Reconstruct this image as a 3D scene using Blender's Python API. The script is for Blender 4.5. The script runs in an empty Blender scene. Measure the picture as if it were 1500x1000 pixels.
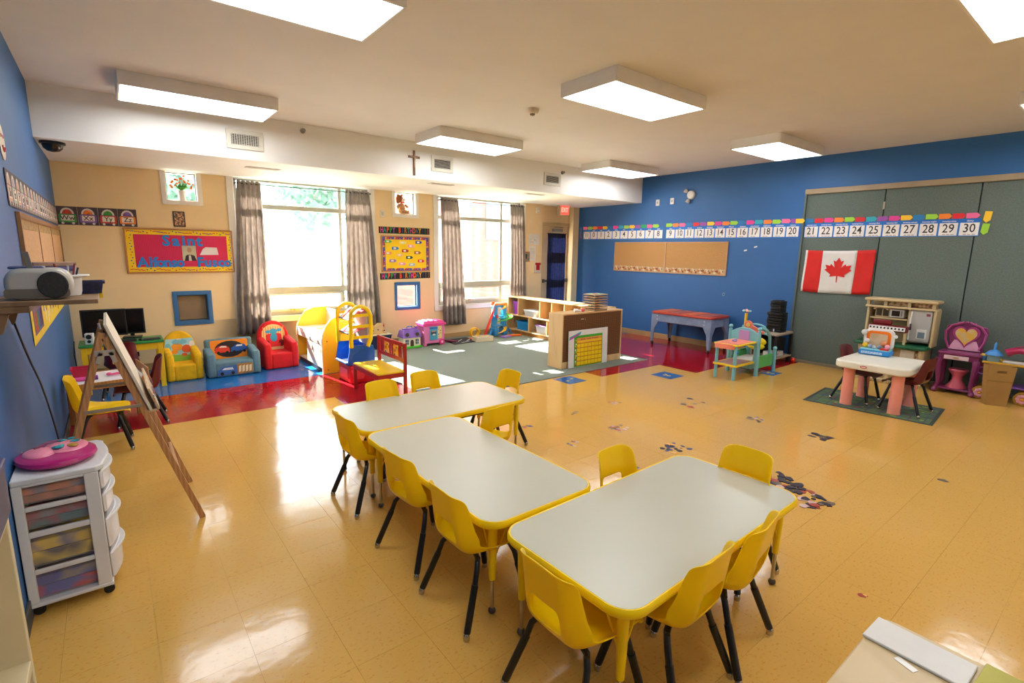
import bpy, bmesh, math, random
from mathutils import Vector, Matrix, Euler
random.seed(7)
C = bpy.context.scene.collection
PI = math.pi
sin, cos, rad = math.sin, math.cos, math.radians

# ------------------------------------------------------------------ camera
CAM = Vector((0, 0, 1.6)); YAW, PITCH, ROLL, FPX = rad(38.3012), rad(10.1342), rad(-.8686), 743.994
fw = Vector((sin(YAW)*cos(PITCH), cos(YAW)*cos(PITCH), -sin(PITCH)))
rt = Vector((cos(YAW), -sin(YAW), 0)); dn = fw.cross(rt)
r2 = cos(ROLL)*rt + sin(ROLL)*dn; d2 = -sin(ROLL)*rt + cos(ROLL)*dn
cd = bpy.data.cameras.new('camera'); cam = bpy.data.objects.new('camera', cd); C.objects.link(cam)
m = Matrix((r2, -d2, -fw)).transposed().to_4x4(); m.translation = CAM; cam.matrix_world = m
cd.sensor_width = 36; cd.lens = FPX/1500*36; cd.clip_start = .05; cd.clip_end = 400
bpy.context.scene.camera = cam

def in_view(x, y, z, pad=40):
    v = Vector((x, y, z)) - CAM; d = v.dot(fw)
    if d < .1: return False
    px = 750 + FPX*v.dot(r2)/d; py = 500 + FPX*v.dot(d2)/d
    return -pad < px < 1500+pad and -pad < py < 1000+pad

# ------------------------------------------------------------------ light
S = bpy.context.scene
S.view_settings.view_transform = 'Standard'; S.view_settings.look = 'None'
S.view_settings.gamma = 1; S.view_settings.use_curve_mapping = False
S.view_settings.exposure = 0.22
SUN_POWER, SKY_POWER, LAMP_POWER = 74.0, 14.0, 9.5
w = bpy.data.worlds.new('sky'); S.world = w; w.use_nodes = True
bg = w.node_tree.nodes['Background']; bg.inputs[0].default_value = (.80, .90, 1, 1); bg.inputs[1].default_value = SKY_POWER
sl = bpy.data.lights.new('sun', 'SUN'); sl.energy = SUN_POWER; sl.angle = rad(.6); sl.color = (1, .95, .86)
so = bpy.data.objects.new('sun', sl); C.objects.link(so)
so.rotation_euler = Vector((.15, -1, -.72)).to_track_quat('-Z', 'Y').to_euler(); so.location = (3, 20, 15)
for px_, pz_, sx_, sz_ in ((2.4, 1.55, 1.95, 1.95), (5.5, 1.55, 1.95, 1.95)):
    al = bpy.data.lights.new('window portal', 'AREA'); al.shape = 'RECTANGLE'; al.size = sx_; al.size_y = sz_
    al.cycles.is_portal = True
    ao = bpy.data.objects.new('window portal', al); C.objects.link(ao)
    ao.location = (px_, 8.12, pz_); ao.rotation_euler = (-PI/2, 0, 0)

# ------------------------------------------------------------------ materials
def lin(h):
    h = h.lstrip('#'); o = []
    for i in (0, 2, 4):
        c = int(h[i:i+2], 16)/255; o.append(c/12.92 if c <= .04045 else ((c+.055)/1.055)**2.4)
    return o + [1]
_mc = {}
def M(hexc, rough=.5, metal=0., var=.05, scale=6., bump=0., kind='noise', emit=0., hex2=None, spec=.5, coat=0., transl=0., stretch=(1, 1, 1), coord='Object'):
    key = (hexc, rough, metal, var, scale, bump, kind, emit, hex2, spec, coat, transl, stretch, coord)
    if key in _mc: return _mc[key]
    mt = bpy.data.materials.new(('%s_%s' % (kind, hexc.strip('#')))); mt.use_nodes = True
    nt = mt.node_tree; N = nt.nodes; L = nt.links; b = N['Principled BSDF']
    b.inputs['Roughness'].default_value = rough; b.inputs['Metallic'].default_value = metal
    b.inputs['Specular IOR Level'].default_value = spec
    if coat: b.inputs['Coat Weight'].default_value = coat; b.inputs['Coat Roughness'].default_value = .08
    col = lin(hexc); tc = N.new('ShaderNodeTexCoord'); mp = N.new('ShaderNodeMapping')
    mp.inputs['Scale'].default_value = stretch; L.new(tc.outputs[coord], mp.inputs[0])
    if kind == 'wave':
        tx = N.new('ShaderNodeTexWave'); tx.inputs['Scale'].default_value = scale; tx.inputs['Distortion'].default_value = 3.5; tx.inputs['Detail'].default_value = 3
    elif kind == 'voronoi':
        tx = N.new('ShaderNodeTexVoronoi'); tx.inputs['Scale'].default_value = scale
    else:
        tx = N.new('ShaderNodeTexNoise'); tx.inputs['Scale'].default_value = scale; tx.inputs['Detail'].default_value = 4
    L.new(mp.outputs[0], tx.inputs[0])
    cr = N.new('ShaderNodeValToRGB')
    c2 = lin(hex2) if hex2 else [min(1, c*(1+var)) for c in col[:3]] + [1]
    c1 = col if hex2 else [c*(1-var) for c in col[:3]] + [1]
    cr.color_ramp.elements[0].color = c1; cr.color_ramp.elements[1].color = c2
    cr.color_ramp.elements[0].position = .35; cr.color_ramp.elements[1].position = .65
    L.new(tx.outputs[0], cr.inputs[0]); L.new(cr.outputs[0], b.inputs['Base Color'])
    if bump:
        bp = N.new('ShaderNodeBump'); bp.inputs['Strength'].default_value = bump; bp.inputs['Distance'].default_value = .004
        L.new(tx.outputs[0], bp.inputs['Height']); L.new(bp.outputs[0], b.inputs['Normal'])
    if emit:
        b.inputs['Emission Color'].default_value = col; b.inputs['Emission Strength'].default_value = emit
    if transl:
        tr = N.new('ShaderNodeBsdfTranslucent'); L.new(cr.outputs[0], tr.inputs[0]); mx = N.new('ShaderNodeMixShader'); mx.inputs[0].default_value = transl
        L.new(b.outputs[0], mx.inputs[1]); L.new(tr.outputs[0], mx.inputs[2]); L.new(mx.outputs[0], N['Material Output'].inputs[0])
    _mc[key] = mt; return mt

def glass_mat(tint='#ffffff', refl=.06, name='window glass'):
    mt = bpy.data.materials.new(name); mt.use_nodes = True; nt = mt.node_tree; N = nt.nodes; L = nt.links
    N.remove(N['Principled BSDF']); t = N.new('ShaderNodeBsdfTransparent'); t.inputs[0].default_value = lin(tint)
    g = N.new('ShaderNodeBsdfGlossy'); g.inputs['Roughness'].default_value = .03
    lw = N.new('ShaderNodeLayerWeight'); lw.inputs[0].default_value = .15
    mp = N.new('ShaderNodeMapRange'); mp.inputs[3].default_value = refl; mp.inputs[4].default_value = .7
    L.new(lw.outputs['Fresnel'], mp.inputs[0])
    mx = N.new('ShaderNodeMixShader'); L.new(mp.outputs[0], mx.inputs[0])
    L.new(t.outputs[0], mx.inputs[1]); L.new(g.outputs[0], mx.inputs[2]); L.new(mx.outputs[0], N['Material Output'].inputs[0])
    return mt
GLASS = glass_mat()
def frosted(hexc, alpha, name):
    mt = bpy.data.materials.new(name); mt.use_nodes = True; nt = mt.node_tree; N = nt.nodes; L = nt.links
    b = N['Principled BSDF']; b.inputs['Base Color'].default_value = lin(hexc); b.inputs['Roughness'].default_value = .25
    b.inputs['Alpha'].default_value = alpha
    return mt

def floor_mat(hexc, hex2, rough=.13):
    mt = bpy.data.materials.new('floor tile ' + hexc); mt.use_nodes = True; nt = mt.node_tree; N = nt.nodes; L = nt.links; b = N['Principled BSDF']
    tc = N.new('ShaderNodeNewGeometry')
    n1 = N.new('ShaderNodeTexNoise'); n1.inputs['Scale'].default_value = 55; n1.inputs['Detail'].default_value = 3
    n2 = N.new('ShaderNodeTexNoise'); n2.inputs['Scale'].default_value = 2.2
    mp = N.new('ShaderNodeMapping'); mp.inputs['Scale'].default_value = (1, 1.6, 1)
    L.new(tc.outputs['Position'], mp.inputs[0]); L.new(mp.outputs[0], n1.inputs[0]); L.new(tc.outputs['Position'], n2.inputs[0])
    cr = N.new('ShaderNodeValToRGB'); cr.color_ramp.elements[0].color = lin(hex2); cr.color_ramp.elements[1].color = lin(hexc)
    cr.color_ramp.elements[0].position = .30; cr.color_ramp.elements[1].position = .42
    L.new(n1.outputs[0], cr.inputs[0]); L.new(cr.outputs[0], b.inputs['Base Color'])
    rr = N.new('ShaderNodeMapRange'); rr.inputs[3].default_value = rough*.75; rr.inputs[4].default_value = rough*1.3
    L.new(n2.outputs[0], rr.inputs[0]); L.new(rr.outputs[0], b.inputs['Roughness'])
    bp = N.new('ShaderNodeBump'); bp.inputs['Strength'].default_value = .12; bp.inputs['Distance'].default_value = .01
    n3 = N.new('ShaderNodeTexNoise'); n3.inputs['Scale'].default_value = 9; L.new(tc.outputs['Position'], n3.inputs[0])
    L.new(n3.outputs[0], bp.inputs['Height']); L.new(bp.outputs[0], b.inputs['Normal'])
    b.inputs['Specular IOR Level'].default_value = .55
    return mt

YEL = '#ffc400'
CHAIR_Y = M('#ffdc08', .33, var=.02, scale=3, coat=.2, transl=.35)
EDGE_Y = M('#fcd204', .35, var=.03)
BLACKM = M('#0b0b0d', .35, var=.1)
CHROME = M('#b9b6b0', .2, 1, var=.05)
WOOD = M('#c59a62', .45, kind='wave', scale=2.2, hex2='#b98b54', stretch=(1, 1, 8), bump=.05)
WOODL = M('#d9b27c', .42, kind='wave', scale=1.6, hex2='#cfa66e', stretch=(1, 8, 1), bump=.03)
WOODE = M('#b9823f', .45, kind='wave', scale=3, hex2='#a57034', stretch=(4, 4, .6), bump=.08)
WHITE = M('#e9e6e0', .4, var=.02)
PLASTW = M('#dcdad6', .35, var=.03)
TRIMW = M('#e8e5dd', .45, var=.02)
BEIGEW = M('#ead0a0', .75, var=.025, scale=3, bump=.05)
BLUEW = M('#275f99', .55, var=.03, scale=3, bump=.04)
CEIL = M('#e0dbd4', .8, var=.02, scale=2, bump=.05)
CREAM = M('#cdb88e', .5, var=.03)
CORK = M('#b98a52', .85, var=.2, scale=90, bump=.3)
MAROON = M('#5e1218', .35, var=.05)
FOB = [M(h, .55, var=.03) for h in ('#f06a9a', '#9bd13a', '#f08228', '#d8262e', '#f2c62a', '#1f78b4', '#e23e92', '#2ea6b6', '#a8cf58', '#f4c22c', '#9a4fa0', '#18a05a')]

# ------------------------------------------------------------------ mesh builder
class MB:
    def __init__(s): s.v = []; s.f = []; s.m = []
    def add(s, vs, fs, mi=0, X=None):
        o = len(s.v)
        for p in vs:
            p = Vector(p); s.v.append(X @ p if X else p)
        for f in fs: s.f.append([i+o for i in f]); s.m.append(mi)
        return s
    def box(s, c, d, mi=0, r=(0, 0, 0), taper=None, X=None):
        hx, hy, hz = d[0]/2, d[1]/2, d[2]/2; t = taper or (1, 1)
        vs = [(-hx, -hy, -hz), (hx, -hy, -hz), (hx, hy, -hz), (-hx, hy, -hz), (-hx*t[0], -hy*t[1], hz), (hx*t[0], -hy*t[1], hz), (hx*t[0], hy*t[1], hz), (-hx*t[0], hy*t[1], hz)]
        T = Matrix.Translation(c) @ Euler(r).to_matrix().to_4x4()
        if X: T = X @ T
        return s.add(vs, [(3, 2, 1, 0), (4, 5, 6, 7), (0, 1, 5, 4), (1, 2, 6, 5), (2, 3, 7, 6), (3, 0, 4, 7)], mi, T)
    def bb(s, x0, x1, y0, y1, z0, z1, mi=0):
        return s.box(((x0+x1)/2, (y0+y1)/2, (z0+z1)/2), (abs(x1-x0), abs(y1-y0), abs(z1-z0)), mi)
    def tube(s, pts, r, n=8, mi=0, closed=False, cap=True):
        P = [Vector(p) for p in pts]; k = len(P); R = r if isinstance(r, (list, tuple)) else [r]*k
        rings = []; up = None
        for i in range(k):
            if closed: t = P[(i+1) % k]-P[i-1]
            else: t = (P[min(i+1, k-1)]-P[max(i-1, 0)])
            t.normalize()
            if up is None: up = Vector((0, 0, 1)) if abs(t.z) < .9 else Vector((1, 0, 0))
            a = t.cross(up); a.normalize(); b = a.cross(t); up = b
            rings.append([P[i]+R[i]*(cos(2*PI*j/n)*a+sin(2*PI*j/n)*b) for j in range(n)])
        vs = [v for q in rings for v in q]; fs = []
        for i in range(k if closed else k-1):
            for j in range(n):
                a0 = i*n+j; a1 = i*n+(j+1) % n; i2 = (i+1) % k; fs.append((a0, a1, i2*n+(j+1) % n, i2*n+j))
        if cap and not closed: fs += [tuple(range(n-1, -1, -1)), tuple(range((k-1)*n, k*n))]
        return s.add(vs, fs, mi)
    def cyl(s, p0, p1, r0, r1=None, n=12, mi=0): return s.tube([p0, p1], [r0, r0 if r1 is None else r1], n, mi)
    def lathe(s, prof, n=16, c=(0, 0, 0), mi=0, X=None):
        vs = []; fs = []; k = len(prof)
        for r, z in prof:
            for j in range(n): a = 2*PI*j/n; vs.append((c[0]+r*cos(a), c[1]+r*sin(a), c[2]+z))
        for i in range(k-1):
            for j in range(n): fs.append((i*n+j, i*n+(j+1) % n, (i+1)*n+(j+1) % n, (i+1)*n+j))
        fs += [tuple(range(n-1, -1, -1)), tuple(range((k-1)*n, k*n))]
        return s.add(vs, fs, mi, X)
    def ball(s, c, r, mi=0, n=12, X=None):
        r = r if isinstance(r, (tuple, list)) else (r, r, r); vs = []; k = n//2; fs = []
        for i in range(k+1):
            a = PI*i/k
            for j in range(n): b = 2*PI*j/n; vs.append((c[0]+r[0]*sin(a)*cos(b), c[1]+r[1]*sin(a)*sin(b), c[2]-r[2]*cos(a)))
        for i in range(k):
            for j in range(n): fs.append((i*n+j, i*n+(j+1) % n, (i+1)*n+(j+1) % n, (i+1)*n+j))
        return s.add(vs, fs, mi, X)
    def prism(s, out, z0, z1, mi=0, X=None):
        n = len(out); a = sum(out[i][0]*out[(i+1) % n][1]-out[(i+1) % n][0]*out[i][1] for i in range(n))
        if a < 0: out = out[::-1]
        vs = [(x, y, z0) for x, y in out]+[(x, y, z1) for x, y in out]
        fs = [tuple(range(n-1, -1, -1)), tuple(range(n, 2*n))]+[(i, (i+1) % n, n+(i+1) % n, n+i) for i in range(n)]
        return s.add(vs, fs, mi, X)
    def disc(s, x, y, r, z, mi=0, n=10, t=.0006): return s.prism([(x+r*cos(2*PI*i/n), y+r*sin(2*PI*i/n)) for i in range(n)], z, z+t, mi)
    def mesh(s, name, mats, smooth=35):
        me = bpy.data.meshes.new(name); me.from_pydata([tuple(v) for v in s.v], [], s.f)
        for mt in (mats if isinstance(mats, (list, tuple)) else [mats]): me.materials.append(mt)
        me.polygons.foreach_set('material_index', s.m)
        bm = bmesh.new(); bm.from_mesh(me); bmesh.ops.remove_doubles(bm, verts=bm.verts, dist=1e-6)
        bm.to_mesh(me); bm.free()
        if smooth:
            me.polygons.foreach_set('use_smooth', [True]*len(me.polygons)); me.set_sharp_from_angle(angle=rad(smooth))
        me.update(); return me
    def build(s, name, mats, parent=None, bevel=0, label=None, smooth=35, loc=None, rot=None, seg=2):
        o = bpy.data.objects.new(name, s.mesh(name, mats, smooth)); C.objects.link(o)
        if parent: o.parent = parent
        if loc: o.location = loc
        if rot: o.rotation_euler = rot
        if bevel:
            b = o.modifiers.new('bevel', 'BEVEL'); b.width = bevel; b.segments = seg; b.limit_method = 'ANGLE'; b.angle_limit = rad(50); b.harden_normals = False
        if label: o['label'] = label
        return o
def rrect(x0, x1, y0, y1, r, n=5):
    o = []
    for cx, cy, a in ((x1-r, y1-r, 0), (x0+r, y1-r, 90), (x0+r, y0+r, 180), (x1-r, y0+r, 270)):
        for i in range(n+1): t = rad(a+90*i/n); o.append((cx+r*cos(t), cy+r*sin(t)))
    return o
def tag(o, label, cat=None, group=None, kind=None):
    if label: o['label'] = label
    if cat: o['category'] = cat
    if group: o['group'] = group
    if kind: o['kind'] = kind
    return o
OR = {'B': Matrix(((1, 0, 0), (0, 0, -1), (0, 1, 0))), 'R': Matrix(((0, 0, -1), (-1, 0, 0), (0, 1, 0))), 'L': Matrix(((0, 0, 1), (1, 0, 0), (0, 1, 0)))}
def thing(name, label, cat, loc=(0, 0, 0), rz=0, group=None, kind=None, wall=None):
    o = bpy.data.objects.new(name, None); C.objects.link(o); o.empty_display_size = .1
    if wall: mm = OR[wall].to_4x4(); mm.translation = loc; o.matrix_world = mm
    else: o.location = loc; o.rotation_euler = (0, 0, rz)
    return tag(o, label, cat, group, kind)
def dup(o, loc=None, rz=None, label=None, parent=None, group=None):
    c = o.copy(); C.objects.link(c)
    if parent: c.parent = parent
    if loc is not None: c.location = loc
    if rz is not None: c.rotation_euler = (0, 0, rz)
    if label: c['label'] = label
    if group: c['group'] = group
    for ch in list(o.children): dup(ch, parent=c)
    return c
_tc = {}
def text(body, size, mat, parent, loc=(0, 0, 0), name='lettering', rot=(0, 0, 0), ext=.0006, sx=1., align='CENTER', res=2):
    bold = .035 if name == 'letter' else .008
    cu = bpy.data.curves.new('t', 'FONT'); cu.body = body; cu.size = size; cu.extrude = ext; cu.align_x = align; cu.align_y = 'CENTER'; cu.resolution_u = res; cu.offset = size*bold
    t = bpy.data.objects.new('t', cu); C.objects.link(t); bpy.context.view_layer.update()
    dg = bpy.context.evaluated_depsgraph_get(); me = bpy.data.meshes.new_from_object(t.evaluated_get(dg), depsgraph=dg)
    bpy.data.objects.remove(t); bpy.data.curves.remove(cu)
    me.materials.clear(); me.materials.append(mat)
    o = bpy.data.objects.new(name, me); C.objects.link(o); o.parent = parent; o.location = loc; o.rotation_euler = rot; o.scale = (sx, 1, 1)
    return o
def struct(name, mb, mats, bevel=0, label=None, parent=None):
    o = mb.build(name, mats, parent, bevel, label)
    if not parent: o['kind'] = 'structure'
    return o

# ------------------------------------------------------------------ room shell
XL, XB, YW, YS, ZC, ZS, YR = -.415, 8.097, 7.978, 6.336, 2.989, 2.528, -3.4
FY = floor_mat('#d2a350', '#c68d39'); FR = floor_mat('#a3141f', '#8e0f1a', .1); FB = floor_mat('#1563a8', '#10528f', .1); FSEAM = M('#a67a38', .5)
def uniq(a, b, n): return [a+(b-a)*i/n for i in range(n)]
xs = uniq(-.595, .01, 2)+uniq(.01, 1.8, 6)+uniq(1.8, 4.92, 10)+uniq(4.92, 6.15, 4)+uniq(6.15, 6.94, 3)+uniq(6.94, 8.2, 4)+[8.2]
ys = uniq(-3.45, .228, 12)+uniq(.228, 2.009, 6)+uniq(2.009, 3.22, 4)+uniq(3.22, 3.73, 2)+uniq(3.73, 4.33, 2)+uniq(4.33, 4.63, 1)+uniq(4.63, 5.38, 3)+uniq(5.38, 6.46, 4)+uniq(6.46, 8.2, 6)+[8.2]
slab = MB(); slab.bb(XL-.2, XB+.15, YR-.2, YW+.3, -.15, -.003)
floor = struct('floor', slab, FSEAM, label='glossy mottled yellow tile floor with red and blue bands')
def tcol(cx, cy):
    if cy > 6.46: return 2
    if cx < 1.8 and cy > 5.38: return 1
    if 1.8 < cx < 2.7 and cy > 4.9: return 1
    if cx > 4.92 and cy > 4.33: return 1
    if cx > 6.15 and cy > 3.73: return 1
    if cx > 6.94 and cy > 3.22: return 1
    return 0
tm = MB().add([(-.5, -.5, -.003), (.5, -.5, -.003), (.5, .5, -.003), (-.5, .5, -.003), (-.5, -.5, 0), (.5, -.5, 0), (.5, .5, 0), (-.5, .5, 0)], [(4, 5, 6, 7), (0, 1, 5, 4), (1, 2, 6, 5), (2, 3, 7, 6), (3, 0, 4, 7)])
tmesh = [tm.mesh('tile', q, 0) for q in (FY, FR, FB)]
cells = []
for i in range(len(xs)-1):
    for j in range(len(ys)-1):
        x0, x1, y0, y1 = max(xs[i], XL), min(xs[i+1], XB), ys[j], min(ys[j+1], YW+.18)
        if x1-x0 < .02 or y1-y0 < .02: continue
        cx, cy = (x0+x1)/2, (y0+y1)/2
        under = 2.7 < cx < 6.2 and cy > 4.7
        cells.append((0 if in_view(cx, cy, 0, 10) and not under else 1, math.hypot(cx, cy), x0, x1, y0, y1, cx, cy))
cells.sort(); rest = MB(); G_ = .0004
sq = [(5.55, 5.85, 3.72, 4.03), (4.30, 4.60, 4.29, 4.59), (6.86, 7.13, 3.03, 3.22)]
for k, (a, d, x0, x1, y0, y1, cx, cy) in enumerate(cells):
    ci = tcol(cx, cy)
    if k < 299:
        o = bpy.data.objects.new('tile', tmesh[ci]); C.objects.link(o); o.parent = floor; o.location = (cx, cy, 0); o.scale = (x1-x0-2*G_, y1-y0-2*G_, 1)
    else:
        rest.add([(x0+G_, y0+G_, -.003), (x1-G_, y0+G_, -.003), (x1-G_, y1-G_, -.003), (x0+G_, y1-G_, -.003), (x0+G_, y0+G_, 0), (x1-G_, y0+G_, 0), (x1-G_, y1-G_, 0), (x0+G_, y1-G_, 0)], [(4, 5, 6, 7), (0, 1, 5, 4), (1, 2, 6, 5), (2, 3, 7, 6), (3, 0, 4, 7)], ci)
o = rest.build('far_tiles', [FY, FR, FB], floor, smooth=0); o['kind'] = 'stuff'
GOLD = M('#c9b64a', .4)
for n_, (x0, x1, y0, y1) in enumerate(sq):
    t = thing('floor_square', ['blue square set in the floor between wheeled table and play nursery', 'blue square at the front edge of the green carpet', 'blue square on the floor under the play nursery'][n_], 'floor marker', ((x0+x1)/2, (y0+y1)/2, 0), group='blue squares on the floor')
    hx, hy = (x1-x0)/2, (y1-y0)/2; MB().bb(-hx, hx, -hy, hy, .0002, .0014).build('square', M('#1a5ea0', .15), t)
    g = MB()
    if n_ != 1: g.box((-.01, -.03, .0018), (.03, .05, .0006), r=(0, 0, .4)); g.box((.02, .03, .0018), (.09, .014, .0006), r=(0, 0, .9)); g.disc(-.02, .03, .02, .0015)
    else:
        for sx_, sy_ in ((-.06, -.02), (.06, .03)):
            g.prism([(sx_+(.03 if q % 2 else .013)*cos(PI*q/5), sy_+(.03 if q % 2 else .013)*sin(PI*q/5)) for q in range(10)], .0015, .0021)
    g.build('emblem', GOLD, t)

def wall_grid(mb, u0, u1, v0, v1, holes, put):
    us = sorted({u0, u1, *[h[0] for h in holes], *[h[1] for h in holes]}); vs = sorted({v0, v1, *[h[2] for h in holes], *[h[3] for h in holes]})
    for i in range(len(us)-1):
        for j in range(len(vs)-1):
            cu, cv = (us[i]+us[i+1])/2, (vs[j]+vs[j+1])/2
            if any(h[0] < cu < h[1] and h[2] < cv < h[3] for h in holes): continue
            put(us[i], us[i+1], vs[j], vs[j+1])
H = {'w1': (1.43, 3.36, .60, 2.53), 'w2': (4.60, 6.50, .60, 2.53), 'w3': (.665, 1.01, 2.17, 2.528), 'w4': (3.80, 4.18, 2.17, 2.528), 'w5': (.665, 1.015, .605, .957), 'w6': (3.80, 4.19, .618, 1.0)}
wb = MB(); wall_grid(wb, XL-.15, 7.05, -.1, 3.05, list(H.values()), lambda a, b, c, d: wb.bb(a, b, YW, YW+.13, c, d))
wb.bb(7.93, XB+.1, YW, YW+.22, -.1, 3.05); wb.bb(7.0, 7.18, YW+.13, YW+.24, -.1, 3.05); wb.bb(7.18, 7.93, YW+.15, YW+.24, 2.15, 3.05)
struct('wall_back', wb, BEIGEW, label='cream window wall')
struct('wall_left', MB().bb(XL-.15, XL, YR, YW, -.1, 3.05), BLUEW, label='blue left wall')
wr = MB(); wall_grid(wr, YR, YW+.3, -.1, 3.05, [(YR+.3, 3.395, -.1, 2.54)], lambda a, b, c, d: wr.bb(XB, XB+.15, a, b, c, d)); wr.bb(XB+.1, XB+.15, YR, 3.6, -.1, 2.7)
struct('wall_right', wr, BLUEW, label='blue right wall above and beside the grey partition')
struct('wall_front', MB().bb(XL-.15, XB+.15, YR-.15, YR, -.1, 3.05), M('#e8e2d6', .7, var=.02), label='plain wall behind the camera')
struct('ceiling', MB().bb(XL-.15, XB+.15, YR-.15, YW+.3, ZC, ZC+.1), CEIL, label='plain off-white ceiling')
struct('trim_1', MB().bb(XL, XB, YS, YW+.29, ZS, ZC), M('#eeebe2', .7, var=.02, scale=2), label='boxed bulkhead running along the window wall')
BASEB = M('#b08d5c', .5, var=.06)
struct('baseboard_right', MB().bb(XB-.014, XB, 3.42, YW, 0, .10), BASEB, bevel=.004)
bbk = MB()
bbk.bb(XL, 7.05, YW-.014, YW, 0, .09)
struct('baseboard_back', bbk, BASEB, bevel=.004); struct('baseboard_left', MB().bb(XL, XL+.012, YR, YW-.02, 0, .09), M('#4a4a48', .6), bevel=.003)

# ------------------------------------------------------------------ windows
FRAMEM = M('#a5a597', .45, var=.03); SASH = M('#c9c8bc', .4, var=.03)
def big_window(n, key, mull, label):
    x0, x1, z0, z1 = H[key]; t = thing('window_%d' % n, label, None, ((x0+x1)/2, YW+.05, z0), kind='structure')
    cx = (x0+x1)/2; w2 = (x1-x0)/2; h = z1-z0; mx = mull-cx
    f = MB(); f.bb(-w2, w2, 0, .05, 0, .06); f.bb(-w2, w2, 0, .05, h-.035, h); f.bb(-w2, -w2+.05, 0, .05, 0, h); f.bb(w2-.05, w2, 0, .05, 0, h)
    f.build('frame', FRAMEM, t, .004)
    MB().bb(mx-.022, mx+.022, -.004, .05, .06, h-.03).build('mullion', FRAMEM, t, .004)
    MB().bb(-w2+.05, w2-.05, -.01, .05, 1.53, 1.595).build('transom', FRAMEM, t, .006)
    MB().bb(-w2+.05, w2-.05, -.012, .05, .325, .42).build('transom', FRAMEM, t, .008)
    s = MB(); a, b = (-w2+.05, mx-.022); s.bb(a, b, -.02, .03, .06, .10); s.bb(a, b, -.02, .03, .295, .325); s.bb(a, a+.035, -.02, .03, .10, .295); s.bb(b-.035, b, -.02, .03, .10, .295)
    so_ = s.build('sash', SASH, t, .004)
    c = MB(); c.cyl((-.25, -.035, .085), (-.10, -.045, .10), .008); c.box((-.28, -.03, .085), (.06, .02, .03)); c.build('crank', CHROME, so_, .003)
    for (a0, a1) in ((-w2+.05, mx-.022), (mx+.022, w2-.05)):
        for (c0, c1) in ((.06, .325), (.42, 1.53), (1.595, h-.035)):
            MB().bb(a0, a1, .022, .026, c0, c1).build('pane', GLASS, t, smooth=0)
    q = MB(); tw = .085; y = -.05
    q.bb(-w2-tw, -w2, y-.018, y, -.07, h); q.bb(w2, w2+tw, y-.018, y, -.07, h); q.bb(-w2-tw, w2+tw, y-.022, y, -.085, .0)
    q.bb(-w2-.01, w2+.01, y-.03, .0, -.012, .004)
    q.bb(-w2-.002, -w2+.008, y, 0, 0, h); q.bb(w2-.008, w2+.002, y, 0, 0, h); q.bb(-w2, w2, y, 0, h-.012, h)
    q.build('window_trim', TRIMW, t, .004); return t
big_window(1, 'w1', 2.90, 'large window above the kids armchairs'); big_window(2, 'w2', 6.03, 'large window behind the toy garage')
def small_window(n, key, tw, mat, label, pane=GLASS, deep=.05):
    x0, x1, z0, z1 = H[key]; t = thing('window_%d' % n, label, None, ((x0+x1)/2, YW+.05, z0), kind='structure'); w2 = (x1-x0)/2; h = z1-z0
    f = MB()
    for a in ((-w2, -w2+.018, 0, h), (w2-.018, w2, 0, h), (-w2, w2, 0, .018), (-w2, w2, h-.018, h)): f.bb(a[0], a[1], .01, .04, a[2], a[3])
    f.build('frame', M('#3a3c3a', .5), t, .002)
    MB().bb(-w2+.018, w2-.018, .022, .026, .018, h-.018).build('pane', pane, t, smooth=0)
    q = MB(); y = -.05; q.bb(-w2-tw, -w2, y-.016, y, -tw, h+(tw if mat is not TRIMW else 0)); q.bb(w2, w2+tw, y-.016, y, -tw, h+(tw if mat is not TRIMW else 0)); q.bb(-w2, w2, y-.016, y, -tw, 0)
    if mat is not TRIMW: q.bb(-w2, w2, y-.016, y, h, h+tw)
    q.bb(-w2-.001, -w2+.008, y, .01, 0, h); q.bb(w2-.008, w2+.001, y, .01, 0, h); q.bb(-w2, w2, y, .01, -.001, .008); q.bb(-w2, w2, y, .01, h-.008, h+.001)
    q.build('window_trim', mat, t, .003); return t
BLUEF = M('#2f68a0', .45, var=.04)
small_window(3, 'w3', .052, TRIMW, 'small high window holding the flower vase')
small_window(4, 'w4', .052, TRIMW, 'small high window holding the teddy bear')
small_window(5, 'w5', .05, BLUEF, 'low square window in a blue frame, blinded with brown card', pane=M('#8a7458', .7, var=.15, scale=3))
small_window(6, 'w6', .045, BLUEF, 'low square window in a blue frame, clear to the outside')

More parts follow.
